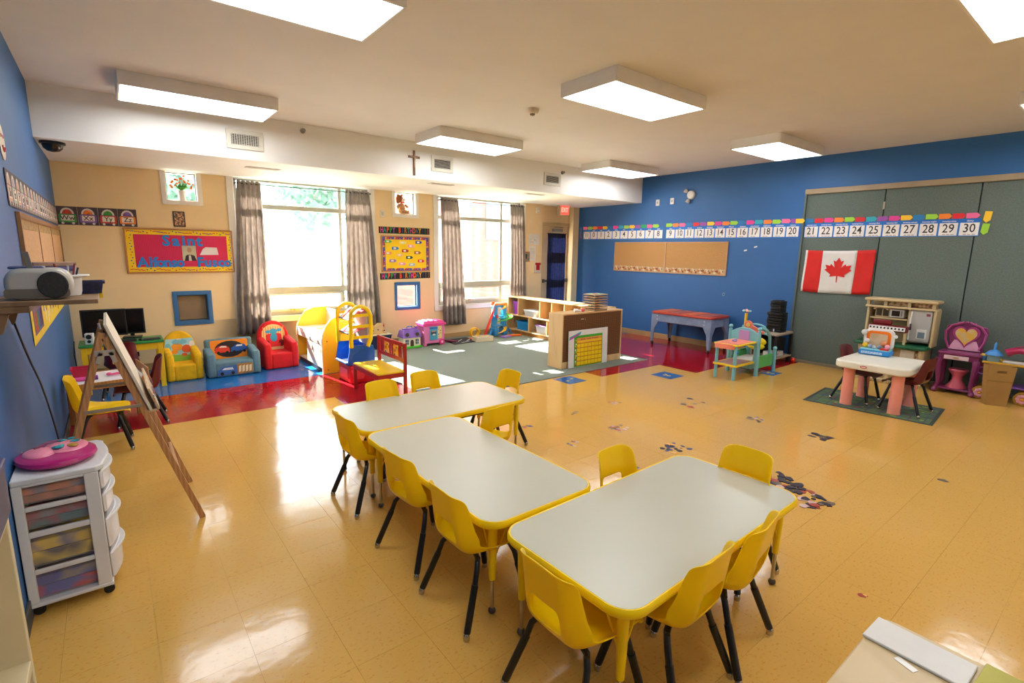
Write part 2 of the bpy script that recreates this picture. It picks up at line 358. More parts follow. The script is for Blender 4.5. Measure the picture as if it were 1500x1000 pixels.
# curtains and rods
CURT = M('#a49b94', .8, var=.14, scale=22, bump=.15, transl=.45, stretch=(1, 1, .5))
def curtain(label, xt, xb, zt, zb, folds, seed):
    t = thing('curtain', label, 'curtain', ((xt[0]+xt[1])/2, YW-.075, zt), group='grey window curtains'); cx = t.location.x
    rnd = random.Random(seed); nu, nv = folds*10, 26; vs = []; fs = []; ph = [rnd.uniform(-.5, .5) for _ in range(folds+1)]
    for j in range(nv+1):
        v = j/nv; z = -(zt-zb)*v; a = xt[0]+(xb[0]-xt[0])*v**.8; b = xt[1]+(xb[1]-xt[1])*v**.8
        for i in range(nu+1):
            u = i/nu; k = int(u*folds) if u < 1 else folds-1
            am = (.022+.02*v)*(1+.25*ph[k]); y = am*sin(2*PI*folds*u+.5*sin(3*v+seed))+.006*sin(9*v+7*u*folds)
            vs.append((a+(b-a)*u-cx+.006*sin(2*PI*folds*u*2+v*4), y, z+(.012*sin(2*PI*folds*u) if j == 0 else 0)))
    for j in range(nv):
        for i in range(nu): q = j*(nu+1)+i; fs.append((q, q+1, q+nu+2, q+nu+1))
    p = MB().add(vs, fs).build('drape', CURT, t, smooth=80); so_ = p.modifiers.new('s', 'SOLIDIFY'); so_.thickness = .003
    g = MB()
    for k in range(folds): 
        xx = xt[0]+(xt[1]-xt[0])*(k+.5)/folds-cx
        g.tube([(xx, .018*cos(a_*PI/4), -.035+.018*sin(a_*PI/4)) for a_ in range(8)], .0035, 5, closed=True)
    g.build('grommets', M('#6a6662', .3, .8), t)['kind'] = 'stuff'
curtain('grey grommet curtain at left of the big left window', (1.47, 1.76), (1.33, 1.78), 2.48, .38, 5, 1)
curtain('grey grommet curtain at right of the big left window', (2.96, 3.33), (2.90, 3.46), 2.48, .36, 6, 2)
curtain('grey curtain at left of the window nearer the door', (4.62, 4.97), (4.66, 5.13), 2.49, .25, 5, 3)
curtain('grey curtain at right of the window nearer the door', (6.15, 6.47), (6.21, 6.6), 2.48, .2, 5, 4)
for x0, x1, lb in ((1.44, 3.36, 'thin black curtain rod across the big left window'), (4.6, 6.5, 'thin black curtain rod across the window nearer the door')):
    t = thing('curtain_rod', lb, 'curtain rod', ((x0+x1)/2, YW-.075, 2.445)); hw = (x1-x0)/2
    MB().cyl((-hw, 0, 0), (hw, 0, 0), .006).build('rod', BLACKM, t)
    for s_ in (-1, 1): MB().box((s_*(hw-.01), .035, 0), (.012, .08, .02)).build('bracket', BLACKM, t)

# ------------------------------------------------------------------ door recess
t = thing('door_1', 'cream exit door with a narrow glazed panel', None, (7.555, YW+.15, 0), kind='structure'); DOORC = M('#d8bd8c', .5, var=.03)
d = MB(); wall_grid(d, -.375, .375, .005, 2.13, [(-.18, .25, .25, 1.98)], lambda a, b, c, e: d.bb(a, b, .02, .06, c, e)); d.build('door_leaf', DOORC, t, .002)
MB().bb(-.18, .25, .036, .042, .25, 1.98).build('pane', GLASS, t, smooth=0)
f = MB(); f.bb(-.44, -.375, -.03, .06, 0, 2.18); f.bb(.375, .41, -.03, .06, 0, 2.18); f.bb(-.44, .41, -.035, .06, 2.13, 2.19); f.build('door_frame', M('#cfb37f', .45), t, .004)
c = MB(); c.bb(-.08, .2, -.02, .02, 2.01, 2.07); c.box((.05, -.05, 2.10), (.3, .015, .015), r=(0, 0, .15)); c.build('door_closer', M('#9b9a96', .4, .6), t, .004)
c = MB(); c.bb(-.37, .36, -.045, -.015, .955, 1.0); c.bb(-.37, -.30, -.03, .02, .94, 1.015); c.bb(.30, .37, -.03, .02, .94, 1.015); c.build('push_bar', M('#6f6a60', .4, .7), t, .004)
t = thing('door_curtain', 'navy blue banded curtain hanging over the exit door glass', 'curtain', (7.55, YW+.085, 1.97))
def drape(zs, mat):
    vs = []; fs = []; nu = 44
    for j, z in enumerate(zs):
        for i in range(nu+1): u = i/nu; vs.append((-.27+.54*u, .012*sin(u*52)+.004*sin(z*9+u*20), z))
    for j in range(len(zs)-1):
        for i in range(nu): q = j*(nu+1)+i; fs.append((q, q+1, q+nu+2, q+nu+1))
    return MB().add(vs, fs)
NAVY = M('#0b1030', .8, var=.1); NAVT = M('#141b3c', .8, var=.4, transl=.1, scale=18)
for a, b, mt in ((0, -.09, NAVY), (-.09, -.40, NAVT), (-.40, -.62, NAVY), (-.62, -.98, NAVT), (-.98, -1.14, NAVY), (-1.14, -1.62, NAVT)):
    drape([a, (a+b)/2, b], mt).build('curtain_band', mt, t, smooth=80)
MB().cyl((-.285, 0, .0), (.285, 0, .0), .006).build('rod', BLACKM, t)

# ------------------------------------------------------------------ folding partition
PART = M('#616d65', .85, var=.1, scale=60, bump=.2)
t = thing('folding_partition', 'grey-green fabric folding partition filling the right wall', 'partition', (XB+.03, 0, 0))
edges = [3.39, 2.409, 1.457, .50, -.46, -1.42, -2.38, -3.1]
for a, b in zip(edges, edges[1:]):
    MB().bb(0, .05, b+.006, a-.006, .04, 2.468).build('panel', PART, t, .004)
MB().bb(-.035, .03, -3.1, 3.4, 2.468, 2.54).build('head_track', M('#a08d70', .5), t, .006)
MB().bb(-.032, .03, 3.372, 3.40, 0, 2.468).build('jamb', M('#57605c', .5), t, .003)
MB().bb(-.02, .05, -3.1, 3.37, .0, .04).build('bottom_sweep', M('#8a7f6a', .6), t)
h = MB(); h.bb(-.012, 0, 2.395, 2.42, 2.21, 2.31); h.build('hinge', M('#a89d88', .4, .6), t, .003)

# ------------------------------------------------------------------ ceiling lights
LB = M('#eeebe6', .55, var=.03)
DIFF = M('#f3f8ff', .4, emit=LAMP_POWER)
spots = [(.81, 5.74, 'nearest the far left corner'), (3.73, 5.63, 'above the green carpet, beside the crucifix'), (6.78, 5.77, 'nearest the blue wall and the bulkhead'),
         (3.76, 3.07, 'over the middle of the floor, largest seen whole'), (6.84, 3.26, 'by the blue wall above the play nursery'), (.79, 3.03, 'cut by the top edge, left of centre'), (3.75, .55, 'cut by the top right corner'), (6.81, .67, 'cut by the right edge'),
         (.79, .45, 'added out of view straight above the camera'), (.79, -2.0, 'added out of view behind the camera, at left'), (3.75, -2.0, 'added out of view behind the camera, in the middle'), (6.81, -2.0, 'added out of view behind the camera, at right')]  # these four are unseen, added to brighten chair sides facing the camera
first = None
for x, y, w_ in spots:
    lb = 'white box ceiling light '+w_
    if first is None:
        t = thing('ceiling_light', lb, 'ceiling light', (x, y, ZC-.11), group='box ceiling lights'); first = t
        f = MB()
        for a in ((-.61, .61, -.305, -.29), (-.61, .61, .29, .305), (-.61, -.595, -.29, .29), (.595, .61, -.29, .29)): f.bb(a[0], a[1], a[2], a[3], 0, .11)
        f.bb(-.6, .6, -.295, .295, .09, .105); f.build('housing', LB, t, .002)
        MB().bb(-.594, .594, -.289, .289, .004, .012).build('diffuser', DIFF, t, smooth=0)
    else: dup(first, (x, y, ZC-.11), 0, lb)

# vents, sensors
VW = M('#cfc9b6', .5)
for x0, x1, z0, z1, lb in ((1.11, 1.47, 2.63, 2.83, 'square-meshed air vent on the bulkhead left of the crucifix'), (3.565, 3.907, 2.648, 2.855, 'louvred air vent just right of the crucifix'), (5.60, 5.965, 2.645, 2.842, 'louvred air vent on the bulkhead nearest the blue wall')):
    t = thing('air_vent', lb, 'air vent', ((x0+x1)/2, YS, (z0+z1)/2), wall='B', group='bulkhead air vents'); a, b = (x1-x0)/2, (z1-z0)/2; g = .045
    f = MB()
    for q in ((-a, a, b-g, b), (-a, a, -b, -b+g), (-a, -a+g, -b+g, b-g), (a-g, a, -b+g, b-g)): f.bb(q[0], q[1], q[2], q[3], 0, .012)
    f.build('frame', VW, t, .003); MB().bb(-a+g, a-g, -b+g, b-g, .0005, .002).build('backing', M('#14140f', .9), t)
    for k in range(7): zz = -b+g+(2*b-2*g)*(k+.5)/7; MB().box((0, zz, .007), (2*a-2*g, .004, .008), r=(.3, 0, 0)).build('louvre', VW, t)
    if x0 < 2:
        for k in range(12): xx = -a+g+(2*a-2*g)*(k+.5)/12; MB().box((xx, 0, .009), (.005, 2*b-2*g, .005)).build('upright', VW, t)
for (x, y, lb) in ((1.57, 6.86, 'slotted diffuser under the bulkhead near the left window'), (3.88, 6.62, 'slotted diffuser under the bulkhead above the teddy bear'), (5.67, 6.65, 'slotted diffuser under the bulkhead near the exit door')):
    t = thing('slot_diffuser', lb, 'air vent', (x, y, ZS), group='slot diffusers'); f = MB()
    for k in range(4): f.bb(-.17, .17, -.05+k*.03, -.04+k*.03, -.008, 0)
    f.bb(-.19, -.17, -.06, .06, -.008, 0); f.bb(.17, .19, -.06, .06, -.008, 0); f.build('frame', M('#d8d0c4', .5), t, .002); MB().bb(-.17, .17, -.05, .05, -.002, 0).build('slot', M('#6e675c', .7), t)
t = thing('smoke_detector', 'round white smoke detector on the ceiling between two lights', 'smoke detector', (3.47, 4.12, ZC))
MB().lathe([(.045, -.045), (.06, -.03), (.065, -.006), (.065, 0)], 20).build('body', M('#d8cdb8', .4), t); MB().lathe([(.02, -.06), (.028, -.045)], 14).build('sensor', M('#7a6a58', .5), t)
for x, z, lb in ((1.9, 2.915, 'small grey sprinkler head above the left vent'), (6.0, 2.87, 'small grey sprinkler head by the vent near the blue wall')):
    t = thing('sprinkler_head', lb, 'sprinkler', (x, YS, z), wall='B', group='sprinkler heads'); MB().lathe([(.03, 0), (.028, .01), (.012, .014), (.01, .04), (.022, .042), (.02, .05)], 12).build('head', M('#8b8780', .3, .7), t)
t = thing('security_camera', 'black dome security camera under the bulkhead in the far left corner', 'security camera', (-.30, 6.55, ZS))
MB().lathe([(.095, 0), (.095, -.02)][::-1], 20).build('base', M('#1a1518', .3), t); MB().lathe([(.01, -.088), (.045, -.08), (.07, -.058), (.08, -.025)], 20).build('dome', M('#120d10', .08), t)
t = thing('crucifix', 'wooden crucifix with a small figure on the bulkhead', 'crucifix', (3.305, YS, 2.72), wall='B')
MB().box((0, 0, .008), (.028, .315, .014)).build('upright', M('#6b3f1c', .5), t, .002); MB().box((0, .075, .008), (.165, .028, .0145)).build('crossbar', M('#6b3f1c', .5), t, .002)
f = MB(); f.tube([(0, .09, .022), (.003, .05, .024), (-.004, .0, .023), (.002, -.06, .022)], [.008, .012, .009, .005], 8); f.tube([(-.065, .085, .02), (-.03, .072, .022), (0, .07, .024), (.03, .072, .022), (.065, .085, .02)], .0045, 6); f.ball((0, .1, .024), .011); f.build('figure', M('#b08d62', .35, .3), t)
t = thing('emergency_light', 'white two-headed emergency light high on the blue wall', 'emergency light', (XB, 5.27, 2.6), wall='R')
MB().lathe([(.075, 0), (.075, .03), (.06, .045)], 24).build('body', M('#cfc9bd', .35), t)
for x, z in ((-.06, .05), (-.02, -.075)):
    h = MB().lathe([(.018, 0), (.034, .03), (.036, .06)], 16).build('lamp_head', M('#d9d2c4', .3), t); h.location = (x, z, .045); h.rotation_euler = (1.1 if z < 0 else -.6, -.9, 0)
for y, z, lb in ((5.965, 2.512, 'left white cover plate high on the blue wall'), (5.656, 2.52, 'right white cover plate high on the blue wall')):
    t = thing('cover_plate', lb, 'wall plate', (XB, y, z), wall='R', group='plates on the blue wall'); MB().bb(-.038, .038, -.055, .055, 0, .01).build('plate', M('#d9d5cb', .4), t, .003)
    MB().bb(-.008, .008, -.02, .02, .01, .016).build('toggle', M('#8a8478', .5), t)
t = thing('wall_sensor', 'small white box on the wall left of the teddy window', 'wall plate', (3.572, YW, 2.16), wall='B'); MB().bb(-.036, .036, -.055, .055, 0, .022).build('housing', M('#ddd6c6', .5), t, .004); MB().bb(-.02, .02, -.03, .03, .022, .026).build('cover', M('#c9c2b2', .5), t, .002)
t = thing('wall_sensor', 'small white strobe box beside the exit door', 'wall plate', (6.905, YW, 2.41), wall='B'); MB().bb(-.04, .04, -.06, .06, 0, .025).build('housing', M('#ddd6c6', .5), t, .004); MB().bb(-.02, .02, -.03, .0, .025, .032).build('cover', M('#f1ede2', .3), t, .002)
t = thing('fire_alarm', 'red and white fire alarm pull station beside the exit door', 'fire alarm', (6.92, YW, 1.265), wall='B'); MB().bb(-.085, .085, -.105, .105, 0, .03).build('cover', M('#d6cdbf', .3), t, .01)
q = MB(); q.bb(-.07, .07, .055, .10, .03, .045); q.bb(-.045, .045, -.05, .055, .03, .042); q.build('pull_station', M('#b3221c', .35), t, .004)
t = thing('exit_sign', 'lit red exit sign under the bulkhead above the door', 'exit sign', (7.535, 7.86, 2.44), wall='B')
MB().bb(-.165, .165, -.112, .112, -.04, 0).build('housing', M('#d9c9a2', .5), t, .006); MB().bb(-.02, .02, .112, .135, -.03, -.01).build('canopy', M('#d9c9a2', .5), t)
MB().bb(-.10, .13, -.085, .09, 0, .003).build('lit_face', M('#ff4a3a', .4, emit=1.6), t)
text('EXIT', .13, M('#ffb9a4', .4, emit=1.2), t, (.015, 0, .0036), sx=.75)

# ------------------------------------------------------------------ wall things, window wall
def sheet(name, label, cat, x, y, z, a, b, wall, mat=None, group=None, th=.003):
    t = thing(name, label, cat, (x, y, z), wall=wall, group=group); MB().bb(-a/2, a/2, -b/2, b/2, 0, th).build('sheet', mat or WHITE, t); return t
t = sheet('wall_notice', 'larger white notice beside the exit door', 'notice', 6.825, YW, 1.83, .28, .22, 'B', M('#dcd8d0', .6))
q = MB(); [q.box((random.uniform(-.1, .1), random.uniform(-.07, .07), .0035), (.05, .003, .0006), r=(0, 0, random.uniform(-1, 1))) for _ in range(14)]; q.build('drawing', M('#8c8a88', .6), t)
t = sheet('wall_notice', 'narrow white sheet hung beneath the larger notice', 'notice', 6.79, YW, 1.55, .19, .30, 'B', M('#e2ddd2', .6))
q = MB(); [q.bb(-.07, .06, .1-k*.022, .104-k*.022, .003, .0036) for k in range(10)]; q.build('lines', M('#a8a49c', .6), t)
t = sheet('wall_magnet', 'small orange and teal picture frame right of the grey curtain', 'picture', 6.62, YW-.0, 1.485, .19, .2, 'B', M('#d06a2c', .5, kind='voronoi', scale=25, hex2='#3f9a86'), th=.012)
MB().bb(-.06, .02, -.04, .05, .012, .016).build('picture', M('#2c2a30', .4), t)
t = thing('picture_frame', 'small dark-framed family picture above the pink board', 'picture', (.777, YW, 1.937), wall='B')
MB().bb(-.066, .066, -.097, .097, 0, .015).build('frame', M('#33241c', .4), t, .003); MB().bb(-.052, .052, -.083, .083, .015, .017).build('picture', M('#c99a78', .6, kind='voronoi', scale=40, hex2='#5b4638'), t)

def alphabet(label, x, y, z, wall, n, cw, chh, letters, colors, simple=False):
    t = thing('alphabet_frieze', label, 'poster', (x, y, z), wall=wall)
    for k in range(n):
        cx = (k-(n-1)/2)*cw
        c = MB().bb(cx-cw/2+.001, cx+cw/2-.001, -chh/2, chh/2, 0, .0015).build('card', M('#4a3d44', .6, var=.25, scale=20), t)
        col = colors[k % len(colors)]; f = MB(); f.prism(rrect(cx-cw*.42, cx+cw*.42, -chh*.36, chh*.08, .012, 3), .0016, .0022)
        f.build('carriage', M(col, .5), c); g = MB(); g.prism(rrect(cx-cw*.31, cx+cw*.31, -chh*.27, chh*.03, .004, 2), .0022, .0028); g.build('label_panel', M('#e6ddd0', .6), c)
        hh = MB(); hh.prism([(cx+cw*.33*cos(PI*i/8), chh*.1+chh*.33*sin(PI*i/8)) for i in range(9)], .0016, .0022, 0); hh.prism([(cx+cw*.24*cos(PI*i/8), chh*.1+chh*.24*sin(PI*i/8)) for i in range(9)], .0022, .0028, 1)
        hh.disc(cx-cw*.25, -chh*.40, .014, .0022, 0); hh.disc(cx+cw*.25, -chh*.40, .014, .0022, 0)
        hh.build('load', [M('#d9d2c6', .6), M(colors[(k+2) % len(colors)], .6, var=.3, scale=30)], c)
        if letters: text(letters[k], chh*.36, M('#2a2426', .6), c, (cx, -chh*.12, .003))
    return t
alphabet('train-car alphabet cards reading Ww to Zz on the cream wall', -.04, YW, 1.925, 'B', 4, .187, .21, ['Ww', 'Xx', 'Yy', 'Zz'], ['#3f9a46', '#7a5aa8', '#c23a34', '#e07a30'])
alphabet('long row of alphabet cards along the blue left wall', XL+.004, 6.02, 1.915, 'L', 19, .2, .21, ['Dd', 'Ee', 'Ff', 'Gg', 'Hh', 'Ii', 'Jj', 'Kk', 'Ll', 'Mm', 'Nn', 'Oo', 'Pp', 'Qq', 'Rr', 'Ss', 'Tt', 'Uu', 'Vv'], ['#c99a86', '#9fb3a0', '#c9a88c', '#a89cb4'])
t = thing('paper_plate_face', 'round white paper plate face high on the blue left wall', 'craft', (XL, 4.2, 2.17), wall='L'); MB().lathe([(.10, 0), (.105, .006), (.09, .008)], 24).build('plate', M('#d8d0c0', .6), t)
q = MB(); q.tube([(.05*cos(a), .05*sin(a)-.005, .0095) for a in [PI*1.15+PI*.7*i/8 for i in range(9)]], .005, 5); q.ball((-.03, .03, .008), (.012, .012, .004)); q.ball((.035, .03, .008), (.012, .012, .004)); q.build('face', M('#b5493e', .6), t)
# left cork board
t = thing('bulletin_board', 'wood-framed cork bulletin board on the blue left wall', 'bulletin board', (XL, 6.1, 1.53), wall='L')
f = MB()
for a in ((-1.75, 1.75, .225, .26), (-1.75, 1.75, -.26, -.225), (-1.75, -1.715, -.225, .225), (1.715, 1.75, -.225, .225)): f.bb(*a, 0, .022)
f.build('frame', M('#8a6138', .5), t, .003); MB().bb(-1.715, 1.715, -.225, .225, .004, .012).build('cork', M('#c39a70', .8, var=.08, scale=50), t)
for xx in (-.62, .55): MB().bb(xx-.006, xx+.006, -.225, .225, .012, .016).build('divider', M('#7d5a3a', .5), t)
MB().bb(-1.715, 1.715, .16, .225, .012, .014).build('border_strip', M('#a98a54', .7, kind='voronoi', scale=30, hex2='#8f7040'), t)
# yellow poster
t = thing('crayon_poster', 'yellow crayon chart strip low on the blue left wall', 'poster', (XL+.004, 6.0, 1.105), wall='L'); MB().bb(-1.7, 1.7, -.14, .14, 0, .002).build('sheet', M('#e2c21c', .6), t)
g = MB(); g.bb(-1.6, -1.05, -.09, .10, .002, .003, 0)
_cc = ['#8e4a20', '#b3262a', '#1f7d3a', '#1e4a96', '#5a2f7a', '#2a2422']
for k in range(6): MB().bb(-1.56+k*.08, -1.49+k*.08, -.07, .05, .003, .004).build('crayon', M(_cc[k], .6), t)
for k in range(26): g.box((-.9+k*.09, random.uniform(-.08, .08), .003), (.035, .09, .001), random.choice([2, 4, 6, 7]), (0, 0, random.uniform(-.3, .3)))
g.build('crayon_print', [M('#6a4a6e', .6), M('#8e4a20', .6), M('#b3262a', .6), M('#1f7d3a', .6), M('#1e4a96', .6), M('#5a2f7a', .6), M('#2a2422', .6), M('#ece6da', .6)], t)

# pink saint board  (x .18..1.37, z 1.25..1.81)
t = thing('saint_display', 'pink bulletin board lettered in blue with a yellow border', 'bulletin board', (.775, YW, 1.53), wall='B'); a, b = .597, .283
f = MB()
for q in ((-a, a, b-.02, b), (-a, a, -b, -b+.02), (-a, -a+.02, -b+.02, b-.02), (a-.02, a, -b+.02, b-.02)): f.bb(*q, 0, .02)
f.build('frame', M('#b57b3e', .5), t, .003); MB().bb(-a+.02, a-.02, -b+.02, b-.02, .002, .008).build('backing_paper', M('#cf1f56', .65, kind='wave', scale=3, hex2='#c41a4e', stretch=(6, .3, 1)), t)
g = MB(); bw = .075
for q in ((-a+.02, a-.02, b-.02-bw*.8, b-.02), (-a+.02, a-.02, -b+.02, -b+.02+bw*.8), (-a+.02, -a+.02+bw, -b+.08, b-.08), (a-.02-bw*.7, a-.02, -b+.08, b-.08)): g.bb(*q, .008, .009)
cl = [1, 2, 3, 4, 5]
for k in range(30):
    x = -a+.05+k*.0385
    for s_ in (-1, 1):
        if k % 7 in (4, 5, 6): g.disc(x, s_*(b-.035-.012*(k % 3)), .009, .009, random.choice(cl))
        else: g.tube([(x-.018, s_*(b-.05)+.008*sin(k), .0095), (x, s_*(b-.045)+.008*sin(k+1.5), .0095), (x+.018, s_*(b-.05)+.008*sin(k+1), .0095)], .0055, 5, random.choice([1, 1, 4]))
for k in range(12):
    y = -b+.09+k*.035
    for x in (-a+.055, a-.045): g.disc(x+.015*(k % 2), y, .008, .009, cl[k % 5])
g.build('border', [M('#f2cf1a', .6), M('#d8462c', .6), M('#1a8a6a', .6), M('#1b3f98', .6), M('#7a3f98', .6), M('#e08020', .6)], t)
LBLUE = M('#0f7ad2', .5)
def letters(word, x, z, size, mats, parent, step, zo=.011, ext=.0015, sx=1.):
    for k, chh in enumerate(word):
        if chh != ' ': text(chh, size, mats[k % len(mats)], parent, (x+sum(step[:k]) if isinstance(step, list) else x+k*step, z, zo), 'letter', ext=ext, sx=sx)
letters('Saint', -.165, .125, .185, [LBLUE], t, [.105, .085, .085, .09, .06])
letters('Alfonso', -.43, -.15, .175, [LBLUE], t, [.082, .044, .058, .076, .072, .068], sx=.95)
letters('Fusco', .195, -.15, .175, [LBLUE], t, [.086, .080, .074, .078], sx=.95)
pp = MB(); pp.bb(0, .155, -.125, .07, .011, .013, 0); pp.prism([(.02, -.125), (.035, -.06), (.06, -.045), (.1, -.045), (.135, -.06), (.155, -.125)], .0131, .0138, 1)
pp.prism([(.08+.026*cos(i*PI/6), .015+.034*sin(i*PI/6)) for i in range(12)], .0139, .0145, 2); pp.prism([(.066, -.125), (.07, -.045), (.08, -.06), (.09, -.045), (.1, -.125)], .0139, .0145, 3)
pp.build('portrait_print', [M('#b7b79c', .5), M('#241a1c', .5), M('#b08a6c', .5), M('#c9c4bc', .5)], t)
MB().prism([(.195, -.05), (.235, .03), (.27, .055), (.40, .05), (.415, -.045)], .011, .0125).build('note_paper', M('#e3dfe0', .6), t)

# birthday board
BC = ['#d8418c', '#179a92', '#ee5a1e', '#2aa338', '#a357a8', '#000000', '#e0501c', '#4b3fa0', '#c97c32', '#39a878', '#c64a9a', '#e8601e', '#3f6f86', '#e8a51a', '#3a3f92', '#2f8a78', '#c23a34']
for zc, lb, rz in ((1.903, 'black happy birthday banner above the yellow birthday board', 0), (1.153, 'black happy birthday banner below the yellow birthday board', .012)):
    t = thing('birthday_banner', lb, 'banner', (3.972, YW, zc), wall='B', group='happy birthday banners'); t.rotation_euler.rotate_axis('Z', rz)
    MB().bb(-.465, .465, -.054, .054, 0, .003).build('banner_sheet', M('#0c0c0c', .55), t)
    q = MB(); q.bb(-.465, .465, .048, .054, .003, .0036); q.bb(-.465, .465, -.054, -.05, .003, .0036); q.build('edge_line', M('#157a34', .6), t)
    for k, chh in enumerate('HAPPY BIRTHDAY!!!'):
        if chh != ' ': text(chh if k != 7 else 'i', .118, M(BC[k], .5), t, (-.415+k*.053, 0, .0045), 'letter', sx=.62 if chh != '!' else .5, ext=.001)
t = thing('birthday_board', 'yellow birthday bulletin board with pencil-shaped name tags', 'bulletin board', (3.985, YW, 1.52), wall='B'); a, b = .448, .30
f = MB()
for q in ((-a, a, b-.02, b), (-a, a, -b, -b+.02), (-a, -a+.02, -b+.02, b-.02), (a-.02, a, -b+.02, b-.02)): f.bb(*q, 0, .02)
f.build('frame', M('#c69258', .5), t, .003); MB().bb(-a+.02, a-.02, -b+.02, b-.02, .002, .008).build('backing_paper', M('#f8d000', .6), t)
g = MB()
for q in ((-a+.02, a-.02, b-.065, b-.02), (-a+.02, a-.02, -b+.02, -b+.06), (-a+.02, -a+.07, -b+.06, b-.065), (a-.07, a-.02, -b+.06, b-.065)): g.bb(*q, .008, .009)
per = [(x, s_*(b-.045)) for x in [-.4+.04*i for i in range(21)] for s_ in (-1, 1)]+[(s_*(a-.047), y) for y in [-.2+.04*i for i in range(11)] for s_ in (-1, 1)]
for k, (x, y) in enumerate(per):
    g.disc(x, y, .019, .009, [1, 2, 3, 4][(k//2) % 4], 7); g.disc(x+.008, y-.006, .008, .0096, [4, 3, 1, 2][(k//2) % 4], 6)
g.build('border', [M('#5a3a92', .6), M('#2f66b0', .6), M('#f2b21c', .6), M('#d83c2c', .6), M('#8a3a98', .6)], t)
tags = [(-.32, .20, '#5fae4c'), (-.055, .185, '#efe08a'), (.24, .195, '#3a5aa8'), (-.195, .09, '#1f7ad0'), (.095, .13, '#ef9ab4'), (-.32, .01, '#ef9c62'), (-.015, .05, '#c8242e'), (.215, .02, '#a8603a'), (-.115, -.02, '#f4b872'), (.06, -.06, '#1f4a2c'), (-.245, -.115, '#a87ac0'), (.28, -.12, '#e03040'), (-.075, -.165, '#f29ac0'), (.11, -.18, '#a6bcd4')]
for x, y, cc in tags:
    k = MB(); k.prism([(x-.065, y-.024), (x+.035, y-.024), (x+.065, y), (x+.035, y+.024), (x-.065, y+.024)], .0082, .0095, 0); k.bb(x-.035, x+.01, y-.013, y+.013, .0095, .0102, 1); k.build('name_tag', [M(cc, .6), M('#efe8d8', .6)], t)

# vase and teddy
t = thing('flower_vase', 'white vase of orange flowers in the small high window', 'flowers', (.835, YW+.02, 2.174))
MB().lathe([(.036, 0), (.04, .02), (.038, .06), (.042, .11), (.046, .125), (.04, .125)], 18).build('vase', M('#eeeae2', .3), t)
g = MB(); r_ = random.Random(3)
for k in range(34): a_ = r_.uniform(0, 6.3); e = r_.uniform(.02, .08); g.tube([(0, 0, .12), (e*.6*cos(a_), .2*e*sin(a_), .16), (e*cos(a_), .25*e*sin(a_), .14+r_.uniform(.02, .08))], [.004, .011, .002], 4)
g.build('leaves', M('#3f8a2a', .6, var=.3), t)['kind'] = 'stuff'
for k in range(20):
    a_ = PI*(k/19); e = r_.uniform(.06, .14); x, z = e*cos(a_)*1.05, .16+e*sin(a_)*1.1
    fl = MB(); fl.tube([(x*.3, 0, .15), (x*.7, 0, (z+.16)/2), (x, -.01, z)], .0015, 4, 1)
    for p in range(5): fl.ball((x+.007*cos(p*1.257), -.012, z+.007*sin(p*1.257)), (.0075, .004, .0075), 0, 6)
    fl.build('flower', [M('#f0641a', .5), M('#4c8a30', .6)], t)
t = thing('teddy_bear', 'brown teddy bear with a red bow in the small high window', 'teddy bear', (3.93, YW+.02, 2.17)); FUR = M('#c3976c', .9, var=.15, scale=60, bump=.4); FURD = M('#8a5228', .9, var=.15, scale=60, bump=.4)
b_ = MB(); b_.ball((0, 0, .075), (.068, .05, .08)); b_.ball((.0, 0, .14), (.045, .04, .045)); b_.build('body', FUR, t)
b_ = MB(); b_.ball((-.035, 0, .245), (.062, .05, .065)); b_.ball((-.06, 0, .30), (.022, .012, .022)); b_.ball((.01, 0, .305), (.018, .012, .018)); b_.ball((-.065, .0, .215), (.03, .03, .05)); b_.build('head', FURD, t)
MB().ball((.015, -.02, .225), (.036, .034, .03)).build('muzzle', M('#e2d6c4', .9, bump=.2), t, label='cream muzzle'); MB().ball((.046, -.035, .240), (.012, .01, .009)).build('nose', M('#1c1210', .3), t)
for s_, c_ in ((-1, (-.035, -.042, .255)), (1, (.01, -.048, .262))): MB().ball(c_, .006).build('eye', BLACKM, t)
MB().tube([(-.05, -.02, .15), (-.082, -.04, .12), (-.08, -.05, .085)], [.024, .026, .022], 10).build('arm', FUR, t); MB().tube([(.05, -.02, .15), (.08, -.04, .125), (.09, -.05, .11)], [.022, .022, .018], 10).build('arm', FUR, t)
MB().tube([(-.03, -.02, .04), (-.01, -.07, .03), (.02, -.085, .025)], [.035, .033, .03], 10).build('leg', FUR, t); MB().tube([(.03, -.02, .04), (.08, -.055, .035), (.1, -.07, .04)], [.035, .033, .035], 10).build('leg', FUR, t)
b_ = MB(); b_.ball((.0, -.045, .185), (.012, .01, .01)); b_.ball((-.02, -.045, .187), (.018, .008, .012)); b_.ball((.022, -.045, .187), (.018, .008, .012)); b_.build('bow', M('#d8201c', .5), t)

